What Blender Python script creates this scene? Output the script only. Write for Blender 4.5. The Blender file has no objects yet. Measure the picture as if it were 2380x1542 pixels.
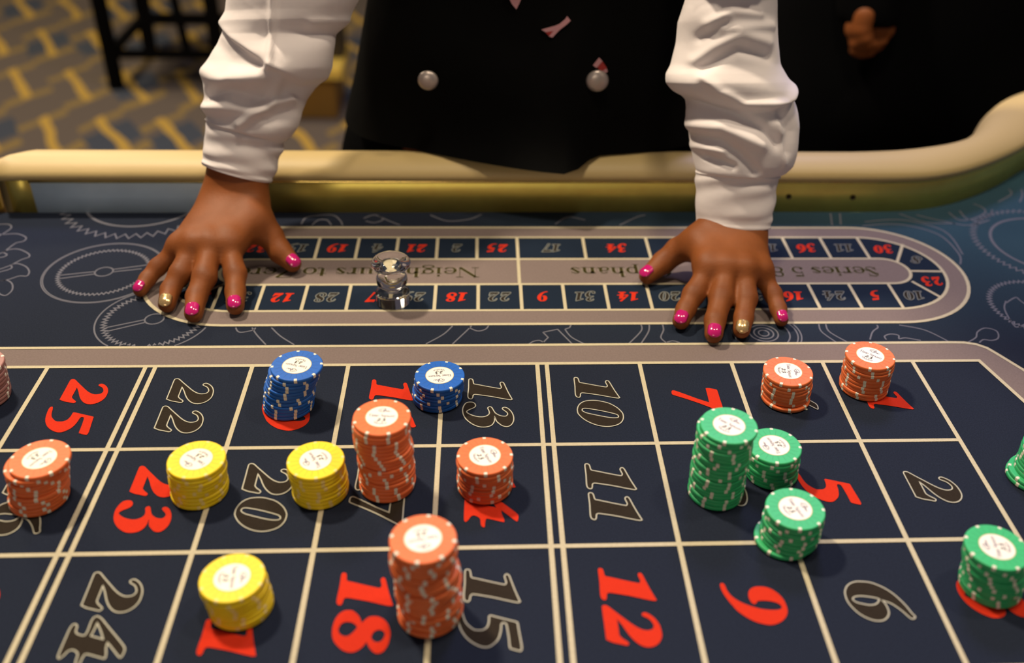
import bpy, bmesh, math, random
import numpy as np
from mathutils import Matrix, Vector
from mathutils.geometry import tessellate_polygon

random.seed(7)
SC = bpy.context.scene
COL = SC.collection
TZ = 0.78                      # height of the felt above the floor

# ------------------------------------------------------------------ camera
F_PX, PITCH, YAW, ROLL = 2329.3863, 0.58490, 0.0668, 0.0326
SHX, SHY = 68.95, -35.49
CAM = np.array([-0.35787, -0.66542, 0.48876])
FW = np.array([math.sin(YAW) * math.cos(PITCH), math.cos(YAW) * math.cos(PITCH), -math.sin(PITCH)])
_R0 = np.array([math.cos(YAW), -math.sin(YAW), 0.0])
_U0 = np.cross(_R0, FW)
RT = math.cos(ROLL) * _R0 + math.sin(ROLL) * _U0
UP = -math.sin(ROLL) * _R0 + math.cos(ROLL) * _U0


def ray(px, py):
    return FW * F_PX + RT * (px - 1190 - SHX) - UP * (py - 771 - SHY)


def at(px, py, z=0.0):
    """photo pixel -> point at height z above the felt (x, y, z)"""
    d = ray(px, py)
    return CAM + d * ((z - CAM[2]) / d[2])


def aty(px, py, y):
    d = ray(px, py)
    return CAM + d * ((y - CAM[1]) / d[1])


def depth(p):
    return float((np.asarray(p) - CAM) @ FW)


cd = bpy.data.cameras.new('camera')
cam = bpy.data.objects.new('camera', cd)
COL.objects.link(cam)
M = Matrix.Identity(4)
for i in range(3):
    M[i][0], M[i][1], M[i][2] = RT[i], UP[i], -FW[i]
    M[i][3] = CAM[i] + (TZ if i == 2 else 0)
cam.matrix_world = M
cd.sensor_width = 36.0
cd.lens = F_PX / 2380 * 36
cd.shift_x = -SHX / 2380
cd.shift_y = SHY / 2380
cd.clip_start, cd.clip_end = 0.02, 60
cd.dof.use_dof = True
cd.dof.focus_distance = 0.785
cd.dof.aperture_fstop = 3.5
SC.camera = cam

# ------------------------------------------------------------------ world, lamps, exposure
w = bpy.data.worlds.new('world')
SC.world = w
w.use_nodes = True
bg = w.node_tree.nodes['Background']
bg.inputs[0].default_value = (0.80, 0.72, 0.90, 1)
bg.inputs[1].default_value = 0.07
SC.view_settings.view_transform = 'Standard'
SC.view_settings.look = 'None'
SC.view_settings.exposure = 0.0
SC.view_settings.gamma = 1.0
SC.view_settings.use_curve_mapping = False


def lamp(name, loc, target, size, power, col):
    ld = bpy.data.lights.new(name, 'AREA')
    ld.shape = 'DISK'
    ld.size = size
    ld.energy = power
    ld.color = col
    o = bpy.data.objects.new(name, ld)
    COL.objects.link(o)
    o.location = (loc[0], loc[1], loc[2] + TZ)
    d = Vector(target) - Vector(loc)
    o.rotation_euler = d.to_track_quat('-Z', 'Y').to_euler()
    return o


WARM = (1.0, 0.845, 0.625)
lamp('ceiling_lamp', (-1.05, 0.55, 1.75), (-0.35, 0.05, 0), 0.16, 38, WARM)
lamp('ceiling_lamp', (-0.25, -0.12, 1.95), (-0.35, 0.0, 0), 0.20, 14, WARM)
lamp('ceiling_lamp', (0.55, 0.05, 1.8), (-0.2, 0.1, 0), 0.18, 9, WARM)
lamp('band_fill_light', (-0.75, -2.0, 0.72), (-0.45, 0.26, 0), 0.6, 5.5, WARM)  # added fill, low in front and unseen, to brighten the brass band
lamp('ceiling_lamp', (-2.2, 2.6, 1.75), (-1.9, 2.6, -0.78), 0.6, 45, WARM)
lamp('cool_ceiling_lamp', (0.15, 1.2, 1.5), (-0.5, 0.25, 0.15), 0.5, 20, (0.60, 0.58, 1.0))


# ------------------------------------------------------------------ materials
def mat(name, col, rough=0.6, metal=0.0, spec=0.5, noise=None, bump=None, **kw):
    m = bpy.data.materials.new(name)
    m.use_nodes = True
    nt = m.node_tree
    b = nt.nodes['Principled BSDF']
    b.inputs['Base Color'].default_value = (*col, 1)
    b.inputs['Roughness'].default_value = rough
    b.inputs['Metallic'].default_value = metal
    b.inputs['Specular IOR Level'].default_value = spec
    for k, v in kw.items():
        b.inputs[k.replace('_', ' ')].default_value = v
    if noise or bump:
        tc = nt.nodes.new('ShaderNodeTexCoord')
    if noise:                      # (scale, amount): colour grain
        n = nt.nodes.new('ShaderNodeTexNoise')
        n.inputs['Scale'].default_value = noise[0]
        n.inputs['Detail'].default_value = 4
        nt.links.new(tc.outputs['Object'], n.inputs['Vector'])
        mx = nt.nodes.new('ShaderNodeMix')
        mx.data_type = 'RGBA'
        a = noise[1]
        mx.inputs[6].default_value = (*[c * (1 - a) for c in col], 1)
        mx.inputs[7].default_value = (*[min(1, c * (1 + a)) for c in col], 1)
        nt.links.new(n.outputs['Fac'], mx.inputs[0])
        nt.links.new(mx.outputs[2], b.inputs['Base Color'])
    if bump:                       # (scale, strength, distance)
        n = nt.nodes.new('ShaderNodeTexNoise')
        n.inputs['Scale'].default_value = bump[0]
        n.inputs['Detail'].default_value = 3
        nt.links.new(tc.outputs['Object'], n.inputs['Vector'])
        bp = nt.nodes.new('ShaderNodeBump')
        bp.inputs['Strength'].default_value = bump[1]
        bp.inputs['Distance'].default_value = bump[2]
        nt.links.new(n.outputs['Fac'], bp.inputs['Height'])
        nt.links.new(bp.outputs['Normal'], b.inputs['Normal'])
    return m


def felt_mat():
    """printed baize: navy over most of the cloth, a teal cloud printed in at the dealer's right end"""
    m = mat('felt', (0.016, 0.020, 0.036), 0.95, spec=0.15)
    nt = m.node_tree
    b = nt.nodes['Principled BSDF']
    tc = nt.nodes.new('ShaderNodeTexCoord')
    n = nt.nodes.new('ShaderNodeTexNoise')
    n.inputs['Scale'].default_value = 900
    n.inputs['Detail'].default_value = 2
    nt.links.new(tc.outputs['Object'], n.inputs['Vector'])
    sx = nt.nodes.new('ShaderNodeSeparateXYZ')
    nt.links.new(tc.outputs['Object'], sx.inputs[0])

    def mth(op, *v):
        q = nt.nodes.new('ShaderNodeMath')
        q.operation = op
        for i, x in enumerate(v):
            if isinstance(x, (int, float)):
                q.inputs[i].default_value = x
            else:
                nt.links.new(x, q.inputs[i])
        return q.outputs[0]
    big = nt.nodes.new('ShaderNodeTexNoise')
    big.inputs['Scale'].default_value = 5
    nt.links.new(tc.outputs['Object'], big.inputs['Vector'])
    gx = mth('MULTIPLY_ADD', sx.outputs[0], 1.9, 0.75)
    gy = mth('MULTIPLY_ADD', sx.outputs[1], 3.2, -0.05)
    fac = mth('MULTIPLY', mth('MAXIMUM', gx, 0.0), mth('MAXIMUM', gy, 0.0))
    fac = mth('MULTIPLY', fac, mth('MULTIPLY_ADD', big.outputs['Fac'], 1.4, 0.3))
    fac = mth('MINIMUM', fac, 1.0)
    mx = nt.nodes.new('ShaderNodeMix')
    mx.data_type = 'RGBA'
    mx.inputs[6].default_value = (0.0120, 0.0165, 0.031, 1)
    mx.inputs[7].default_value = (0.030, 0.075, 0.105, 1)
    nt.links.new(fac, mx.inputs[0])
    m2 = nt.nodes.new('ShaderNodeMix')
    m2.data_type = 'RGBA'
    m2.blend_type = 'MULTIPLY'
    m2.inputs[0].default_value = 1.0
    nt.links.new(mx.outputs[2], m2.inputs[6])
    cr = nt.nodes.new('ShaderNodeMapRange')
    cr.inputs[3].default_value = 0.55
    cr.inputs[4].default_value = 1.5
    nt.links.new(n.outputs['Fac'], cr.inputs[0])
    cc = nt.nodes.new('ShaderNodeCombineColor')
    for i in range(3):
        nt.links.new(cr.outputs[0], cc.inputs[i])
    nt.links.new(cc.outputs[0], m2.inputs[7])
    nt.links.new(m2.outputs[2], b.inputs['Base Color'])
    return m


def carpet_mat():
    m = mat('carpet', (0.1, 0.08, 0.06), 0.95, spec=0.1)
    nt = m.node_tree
    b = nt.nodes['Principled BSDF']
    geo = nt.nodes.new('ShaderNodeNewGeometry')
    sx = nt.nodes.new('ShaderNodeSeparateXYZ')
    wob = nt.nodes.new('ShaderNodeTexNoise')
    wob.inputs['Scale'].default_value = 4
    nt.links.new(geo.outputs['Position'], wob.inputs['Vector'])
    va = nt.nodes.new('ShaderNodeVectorMath')
    va.operation = 'MULTIPLY_ADD'
    nt.links.new(wob.outputs['Color'], va.inputs[0])
    va.inputs[1].default_value = (0.06, 0.06, 0)
    nt.links.new(geo.outputs['Position'], va.inputs[2])
    nt.links.new(va.outputs[0], sx.inputs[0])

    def mth(op, *v):
        q = nt.nodes.new('ShaderNodeMath')
        q.operation = op
        for i, x in enumerate(v):
            if isinstance(x, (int, float)):
                q.inputs[i].default_value = x
            else:
                nt.links.new(x, q.inputs[i])
        return q.outputs[0]
    X, Y = sx.outputs[0], sx.outputs[1]
    s = mth('MULTIPLY_ADD', Y, -0.57735, X)
    t = mth('MULTIPLY_ADD', Y, 0.57735, X)
    tn = mth('MULTIPLY_ADD', t, 1 / 0.1875, 2.28)
    colm = mth('FLOOR', tn)
    ft = mth('SUBTRACT', tn, colm)
    sn = mth('MULTIPLY_ADD', mth('MULTIPLY_ADD', colm, -0.19, s), 2.0, 0.27)
    row = mth('FLOOR', sn)
    fs = mth('SUBTRACT', sn, row)
    dash = mth('MULTIPLY', mth('LESS_THAN', mth('ABSOLUTE', mth('SUBTRACT', ft, 0.5)), 0.095), mth('LESS_THAN', fs, 0.64))
    l1 = mth('LESS_THAN', mth('ABSOLUTE', mth('SUBTRACT', fs, 0.62)), 0.05)
    l2 = mth('LESS_THAN', mth('ABSOLUTE', mth('SUBTRACT', fs, 0.06)), 0.045)
    dull = mth('MAXIMUM', l1, l2)
    block = mth('MULTIPLY', mth('GREATER_THAN', fs, 0.2), mth('LESS_THAN', fs, 0.5))
    wn = nt.nodes.new('ShaderNodeTexWhiteNoise')
    cv = nt.nodes.new('ShaderNodeCombineXYZ')
    nt.links.new(colm, cv.inputs[0])
    nt.links.new(row, cv.inputs[1])
    nt.links.new(cv.outputs[0], wn.inputs['Vector'])
    block = mth('MULTIPLY', block, mth('GREATER_THAN', wn.outputs['Value'], 0.35))

    def mix(fac, a, c):
        mx = nt.nodes.new('ShaderNodeMix')
        mx.data_type = 'RGBA'
        nt.links.new(fac, mx.inputs[0])
        if isinstance(a, tuple):
            mx.inputs[6].default_value = (*a, 1)
        else:
            nt.links.new(a, mx.inputs[6])
        mx.inputs[7].default_value = (*c, 1)
        return mx.outputs[2]
    c = mix(block, (0.125, 0.100, 0.080), (0.060, 0.068, 0.085))
    c = mix(dull, c, (0.24, 0.165, 0.06))
    c = mix(dash, c, (0.46, 0.29, 0.06))
    nt.links.new(c, b.inputs['Base Color'])
    return m


MT = dict(
    felt=felt_mat(), carpet=carpet_mat(),
    cream=mat('cream_print', (0.50, 0.44, 0.305), 0.9, spec=0.1, noise=(700, 0.18)),
    mauve=mat('mauve_print', (0.185, 0.143, 0.135), 0.95, spec=0.1, noise=(700, 0.2)),
    red=mat('red_print', (0.56, 0.027, 0.008), 0.9, spec=0.15, noise=(700, 0.12)),
    brown=mat('dark_number_print', (0.026, 0.0195, 0.014), 0.95, spec=0.1, noise=(700, 0.25)),
    outline=mat('pale_outline_print', (0.46, 0.44, 0.35), 0.9, spec=0.1),
    grey=mat('grey_number_print', (0.20, 0.21, 0.20), 0.9, spec=0.1),
    olive=mat('dark_lettering_print', (0.040, 0.033, 0.008), 0.9, spec=0.1),
    pale=mat('pale_lettering_print', (0.26, 0.22, 0.19), 0.9, spec=0.1),
    gear=mat('lilac_line_print', (0.135, 0.135, 0.165), 0.95, spec=0.1),
    teal=mat('race_cell_print', (0.0105, 0.0185, 0.036), 0.95, spec=0.1),
    pad=mat('cream_leather', (0.58, 0.43, 0.19), 0.5, spec=0.4, bump=(220, 0.15, 0.0006)),
    brass=mat('brushed_brass', (1.0, 0.76, 0.18), 0.42, 0.8, noise=(60, 0.12)),
    blue_reflection=mat('brass_blue_reflection', (0.60, 0.76, 0.92), 0.45, 0.0, noise=(40, 0.1)),  # bluish reflection on the band, painted in as base colour
    polish=mat('polished_brass', (0.95, 0.70, 0.22), 0.16, 1.0),
    screw=mat('dark_screw', (0.05, 0.035, 0.02), 0.5, 0.8),
    skin=mat('skin', (0.220, 0.064, 0.015), 0.56, spec=0.28, noise=(55, 0.22), bump=(420, 0.25, 0.0006),
             Subsurface_Weight=0.08, Subsurface_Scale=0.006),
    nail=mat('pink_nail_polish', (0.50, 0.010, 0.15), 0.14, spec=0.7, Coat_Weight=0.8, Coat_Roughness=0.05),
    glit=mat('gold_nail_polish', (0.85, 0.48, 0.22), 0.22, 0.7, noise=(900, 0.5), Coat_Weight=0.8, Coat_Roughness=0.05),
    shirt=mat('white_shirt', (0.80, 0.73, 0.725), 0.8, spec=0.2, bump=(35, 0.25, 0.003), Sheen_Weight=0.15),
    vest=mat('black_vest', (0.0022, 0.0022, 0.0022), 0.8, spec=0.06, bump=(9, 0.5, 0.01)),
    cloth=mat('black_cloth', (0.002, 0.002, 0.0024), 0.9, spec=0.04),
    shoe=mat('black_leather', (0.01, 0.01, 0.01), 0.35),
    hair=mat('black_hair', (0.006, 0.004, 0.003), 0.8, spec=0.1, bump=(90, 0.6, 0.004)),
    eye=mat('eye', (0.7, 0.68, 0.65), 0.2),
    silver=mat('silver_button', (0.55, 0.47, 0.43), 0.35, 0.6),
    pink=mat('pale_pink_ribbon', (0.50, 0.24, 0.26), 0.7),
    crimson=mat('crimson_ribbon', (0.30, 0.015, 0.012), 0.7),
    wood=mat('black_wood', (0.002, 0.0017, 0.0014), 0.8, spec=0.08),
    apron=mat('dark_table_panel', (0.02, 0.014, 0.010), 0.5),
    wall=mat('dark_wall', (0.05, 0.035, 0.025), 0.8),
    gold=mat('brass_trim', (0.88, 0.62, 0.12), 0.45, 0.35),
    amber=mat('aged_brass_panel', (0.24, 0.125, 0.022), 0.5, 0.3),
    white=mat('chip_label', (0.86, 0.83, 0.74), 0.5, noise=(300, 0.05)),
    spot=mat('chip_edge_spot', (0.80, 0.75, 0.62), 0.5),
    ink=mat('label_ink', (0.05, 0.035, 0.04), 0.7),
    ink2=mat('label_violet_ink', (0.12, 0.07, 0.13), 0.7),
    ring=mat('label_gold_ring', (0.55, 0.42, 0.16), 0.5),
)
_nt = MT['skin'].node_tree
_at = _nt.nodes.new('ShaderNodeAttribute')
_at.attribute_name = 'pigment'
_bs = _nt.nodes['Principled BSDF']
_src = _bs.inputs['Base Color'].links[0].from_socket
_mx = _nt.nodes.new('ShaderNodeMix')
_mx.data_type = 'RGBA'
_nt.links.new(_at.outputs['Fac'], _mx.inputs[0])
_nt.links.new(_src, _mx.inputs[6])
_mx.inputs[7].default_value = (0.110, 0.030, 0.008, 1)
_nt.links.new(_mx.outputs[2], _bs.inputs['Base Color'])
CHIPC = dict(orange=(0.80, 0.168, 0.045), blue=(0.010, 0.115, 0.50), yellow=(0.88, 0.65, 0.012), green=(0.040, 0.45, 0.16),
             pink=(0.36, 0.17, 0.15))
for k, c in CHIPC.items():
    MT['chip_' + k] = mat('chip_' + k, c, 0.48, spec=0.4, noise=(250, 0.06), bump=(600, 0.1, 0.0003))
    MT['groove_' + k] = mat('groove_' + k, tuple(x * 0.55 for x in c), 0.6)

g = bpy.data.materials.new('clear_acrylic')
g.use_nodes = True
gb = g.node_tree.nodes['Principled BSDF']
gb.inputs['Base Color'].default_value = (1.0, 1.0, 0.99, 1)
gb.inputs['Transmission Weight'].default_value = 1
gb.inputs['Roughness'].default_value = 0.02
gb.inputs['IOR'].default_value = 1.49
MT['glass'] = g


# ------------------------------------------------------------------ object helpers
def mk(name, verts, faces, m, parent=None, smooth=False, kind=None):
    me = bpy.data.meshes.new(name)
    me.from_pydata([tuple(map(float, v)) for v in verts], [], [tuple(map(int, f)) for f in faces])
    me.materials.append(m)
    me.update()
    if smooth:
        me.polygons.foreach_set('use_smooth', [True] * len(me.polygons))
    o = bpy.data.objects.new(name, me)
    COL.objects.link(o)
    if parent:
        o.parent = parent
    if kind:
        o['kind'] = kind
    return o


def tag(o, label, cat, group=None):
    o['label'] = label
    o['category'] = cat
    if group:
        o['group'] = group
    return o


def thing(name, label, cat, loc=(0, 0, 0), group=None):
    o = bpy.data.objects.new(name, None)
    o.empty_display_size = 0.05
    COL.objects.link(o)
    o.location = loc
    return tag(o, label, cat, group)


class MB:
    """collects simple solids into one mesh"""
    def __init__(self):
        self.v, self.f = [], []

    def add(self, v, f):
        n = len(self.v)
        self.v += [tuple(x) for x in v]
        self.f += [tuple(i + n for i in q) for q in f]
        return self

    def box(self, a, b):
        (x0, y0, z0), (x1, y1, z1) = a, b
        return self.add([(x0, y0, z0), (x1, y0, z0), (x1, y1, z0), (x0, y1, z0), (x0, y0, z1), (x1, y0, z1), (x1, y1, z1), (x0, y1, z1)],
                        [(3, 2, 1, 0), (4, 5, 6, 7), (0, 1, 5, 4), (1, 2, 6, 5), (2, 3, 7, 6), (3, 0, 4, 7)])

    def bar(self, p, q, w, d=None):
        p, q = np.array(p, float), np.array(q, float)
        d = d or w
        t = (q - p) / np.linalg.norm(q - p)
        a = np.cross(t, [0, 1, 0]) if abs(t[1]) < 0.9 else np.cross(t, [1, 0, 0])
        a /= np.linalg.norm(a)
        b = np.cross(t, a)
        v = []
        for c in (p, q):
            for s1, s2 in ((-1, -1), (1, -1), (1, 1), (-1, 1)):
                v.append(c + a * w / 2 * s1 + b * d / 2 * s2)
        return self.add(v, [(0, 1, 2, 3), (7, 6, 5, 4), (0, 4, 5, 1), (1, 5, 6, 2), (2, 6, 7, 3), (3, 7, 4, 0)])

    def lathe(self, prof, seg=32, c=(0, 0, 0)):
        v, f = [], []
        for r, z in prof:
            for k in range(seg):
                a = 2 * math.pi * k / seg
                v.append((c[0] + r * math.cos(a), c[1] + r * math.sin(a), c[2] + z))
        for i in range(len(prof) - 1):
            for k in range(seg):
                k2 = (k + 1) % seg
                f.append((i * seg + k, i * seg + k2, (i + 1) * seg + k2, (i + 1) * seg + k))
        f.append(tuple(range(seg - 1, -1, -1)))
        f.append(tuple((len(prof) - 1) * seg + k for k in range(seg)))
        return self.add(v, f)

    def build(self, name, m, parent=None, smooth=False, bevel=0.0):
        o = mk(name, self.v, self.f, m, parent, smooth)
        if bevel:
            bm = bmesh.new()
            bm.from_mesh(o.data)
            bmesh.ops.bevel(bm, geom=bm.edges[:], offset=bevel, segments=2, affect='EDGES')
            bm.to_mesh(o.data)
            bm.free()
        return o


# ------------------------------------------------------------------ flat print helpers (x, y in metres on the felt)
def ribbon(pts, w, z, closed=False):
    """flat line of width w along pts"""
    p = np.array([q[:2] for q in pts], float)
    n = len(p)
    v, f = [], []
    for i in range(n):
        a = p[(i - 1) % n] if (closed or i > 0) else p[i]
        b = p[(i + 1) % n] if (closed or i < n - 1) else p[i]
        d1, d2 = p[i] - a, b - p[i]
        d1 = d1 / (np.linalg.norm(d1) + 1e-12)
        d2 = d2 / (np.linalg.norm(d2) + 1e-12)
        if not closed and i == 0:
            d1 = d2
        if not closed and i == n - 1:
            d2 = d1
        t = d1 + d2
        l = np.linalg.norm(t)
        t = t / l if l > 1e-6 else d2
        nn = np.array([-t[1], t[0]])
        s = min(2.2, 1 / max(0.35, float(nn @ np.array([-d2[1], d2[0]]))))
        ww = w[i] if hasattr(w, '__len__') else w
        v += [(*(p[i] + nn * ww / 2 * s), z), (*(p[i] - nn * ww / 2 * s), z)]
    m = n if closed else n - 1
    for i in range(m):
        j = (i + 1) % n
        f.append((2 * i, 2 * i + 1, 2 * j + 1, 2 * j))
    return v, f


def poly(conts, z):
    """filled area with holes"""
    polys = [[Vector((a, b, 0)) for a, b in c] for c in conts]
    tri = tessellate_polygon(polys)
    fl = [p for c in polys for p in c]
    f = []
    for t in tri:
        a, b, c = (fl[i] for i in t)
        if (b - a).cross(c - a).z < 0:
            t = (t[0], t[2], t[1])
        f.append(t)
    return [(p.x, p.y, z) for p in fl], f


def spline(pts, n=5, closed=True):
    """Catmull-Rom through (x, y, corner)"""
    P = [(p[0], p[1], len(p) > 2 and p[2]) for p in pts]
    N = len(P)
    out = []
    for i in range(N if closed else N - 1):
        p1, p2 = P[i], P[(i + 1) % N]
        p0 = P[(i - 1) % N] if (closed or i > 0) else p1
        p3 = P[(i + 2) % N] if (closed or i < N - 2) else p2
        if p1[2]:
            p0 = p1
        if p2[2]:
            p3 = p2
        for k in range(n):
            t = k / n
            out.append(tuple(0.5 * (2 * p1[a] + (p2[a] - p0[a]) * t + (2 * p0[a] - 5 * p1[a] + 4 * p2[a] - p3[a]) * t * t
                                    + (3 * p1[a] - p0[a] - 3 * p2[a] + p3[a]) * t ** 3) for a in (0, 1)))
    if not closed:
        out.append(P[-1][:2])
    return out


def arc(c, r, a0, a1, n=32):
    return [(c[0] + r * math.cos(math.radians(a0 + (a1 - a0) * k / n)), c[1] + r * math.sin(math.radians(a0 + (a1 - a0) * k / n)))
            for k in range(n + 1)]

# ------------------------------------------------------------------ numerals: outlines in tenths of a millimetre, u along the reading, v up
GL={
'0':['133,0 87,3 39,24 7,66 0,128 12,181 38,237 86,286 135,313 168,320 216,314 260,288 286,242 294,189 281,133 250,79 207,35 162,8', '112,34 96,39 91,58 99,99 117,162 140,225 158,267 175,284 194,282 200,258 195,218 179,165 160,110 142,64 125,41'],
'1':['20,4 3,9 0,20 8,32 30,37 51,39 64,47 72,75 96,149 118,223 118,238 103,244 81,239 60,235 45,241 43,252 57,263 116,279 176,296 248,320c 253,305 241,258 213,167 191,75 188,49 199,38 223,35 238,28 240,19 231,6 208,0 163,1 103,4'],
'2':['244,2c 124,1 20,0 3,7 0,19 8,36 43,68 92,114 142,162 171,198 185,230 184,256 175,274 155,282 131,276 106,260 88,234 78,225 65,227 59,245 76,272 104,296 144,314 183,320 222,319 254,308 280,288 297,260 301,230 292,200 270,173 240,149 201,127 150,104 103,78c 162,79 203,79 221,82 242,99 259,118 272,126 285,119 284,104 274,71 264,38'],
'3':['0,40 2,61 14,75 34,81 50,77 63,63 77,41 90,28 101,26 114,36 131,59 142,82 149,109 148,133 139,152 124,165 106,168 84,164 65,158 53,163 49,175 60,185 87,195 112,206 131,225 142,245 145,267 138,277 124,283 107,278 91,265 73,251 61,253 56,267 70,288 102,307 135,317 169,320 204,315 230,302 245,284 245,263 234,244 215,227 192,212 146,201c 183,200 207,195 230,182 244,161 249,133 245,105 229,76 205,49 170,23 135,8 100,1 68,0 33,8 9,21'],
'4':['0,114 5,128 22,149 73,196 126,246 180,296 205,315 228,320 255,316 263,310 254,298 204,252 170,220c 203,223 238,234 265,236 264,221 251,183 238,142 241,130 260,125 286,123 304,121 304,109 283,99 243,96 224,85 211,64 211,50 221,38 239,30 257,17 260,9 244,1 186,0 126,1 77,2 51,10 49,23 65,35 90,37 103,43 114,58 122,85 113,94 88,97 40,96 10,100', '45,130c 89,128 125,123c 136,155 148,191c 100,166'],
'5':['0,7 5,18 32,26 65,32 101,45 126,64 145,86 149,109 147,131 132,150 105,159 77,161 63,162 60,172 66,190 84,242 102,295 110,304c 157,309 254,320 278,315 278,305 267,274 256,262 200,258 124,249 110,241 107,230 118,222 155,219 202,207 233,184 252,155 249,122 229,86 197,52 157,27 120,13 80,5 39,0 14,0'],
'6':['0,116 6,155 22,189 52,228 94,262 138,285 176,300 214,311 237,320 249,312 251,298 239,287 208,270 180,251 151,225 136,199 129,184c 150,193 174,196 199,195 220,188 240,173 256,149 260,119 252,88 233,58 207,33 169,12 133,1 97,0 64,7 32,26 11,52 0,83', '112,34 101,49 97,81 103,120 111,154 121,172c 142,157 155,135 157,106 149,76 139,48 124,34'],
'7':['29,4 23,15 28,31 69,95 118,169 157,238c 80,241 2,243c 0,262 9,292 18,315 33,319 111,319 199,320 270,318c 216,241 167,170 116,86 74,10 56,0'],
'8':['0,80 5,99 27,124 53,142 91,157c 73,170 52,190 46,214 49,242 64,270 90,294 130,312 169,320 207,318 242,312 275,298 292,282 298,260 289,240 266,219 244,206 219,195c 243,183 267,163 284,136 285,107 271,73 241,41 205,16 167,4 117,0 66,7 27,24 4,50', '82,81 90,108 113,133c 129,131 154,115 174,95 179,75 170,54 152,39 131,34 102,41 86,57', '141,261 152,281 170,290 195,286 217,273 223,256 218,237 202,223 186,217c 159,226 145,241'],
'9':['0,12 6,23 27,28 53,32 88,47 118,73 141,104 162,145 177,186 184,229 185,265 179,286 166,294 150,288 136,268 126,234 123,199 125,178 136,169 145,156 138,145 119,138 99,135 69,141 47,154 31,180 28,212 34,244 52,274 83,300 117,315 153,320 187,319 215,310 241,292 262,266 276,234 280,204 272,169 256,132 227,94 187,58 153,40 121,25 87,12 54,3 22,0 8,2'],
}
GH = {'0': 34.9, '1': 34.7, '2': 34.1, '3': 39.1, '4': 36.8, '5': 38.4, '6': 38.4, '7': 37.4, '8': 34.7, '9': 38.2}
GV = {'3': -3.8, '5': -3.8, '9': -3.5, '7': -2.5, '4': -1.0}


def glyph(ch, n=4):
    """closed contours of a numeral in metres (u, v), its width"""
    s = GH[ch] / 32.0 * 1e-4
    out = []
    for c in GL[ch]:
        pts = []
        for t in c.split():
            cc = t.endswith('c')
            a, b = t.rstrip('c').split(',')
            pts.append((int(a) * s, int(b) * s + GV.get(ch, 0) * 1e-3, cc))
        out.append(spline(pts, n))
    wd = max(p[0] for p in out[0])
    return out, wd


def number_contours(txt, su=1.0, sv=1.0, gap=0.0025, n=4):
    """contours of a whole number centred on the origin, per digit"""
    digs, u = [], 0.0
    for ch in txt:
        cs, wd = glyph(ch, n)
        digs.append([[(p[0] + u, p[1]) for p in c] for c in cs])
        u += wd + gap
    u -= gap
    return [[[((p[0] - u / 2) * su, (p[1] - 0.0173) * sv) for p in c] for c in d] for d in digs]


def place(conts, c, ang):
    """local (u right, v up) -> felt plane: up axis at angle ang"""
    ca, sa = math.cos(ang), math.sin(ang)
    # up = (ca, sa), right = up rotated by -90 degrees = (sa, -ca)
    return [[(c[0] + v * ca + u * sa, c[1] + v * sa - u * ca) for u, v in k] for k in conts]


# a small serif alphabet drawn as strokes: ('l', x0, y0, x1, y1, w) and ('a', cx, cy, rx, ry, a0, a1, thick)
TK, TN = 0.17, 0.035


def sf(x, y, l=0.3):
    return ('l', x - l / 2, y, x + l / 2, y, TN)


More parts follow.
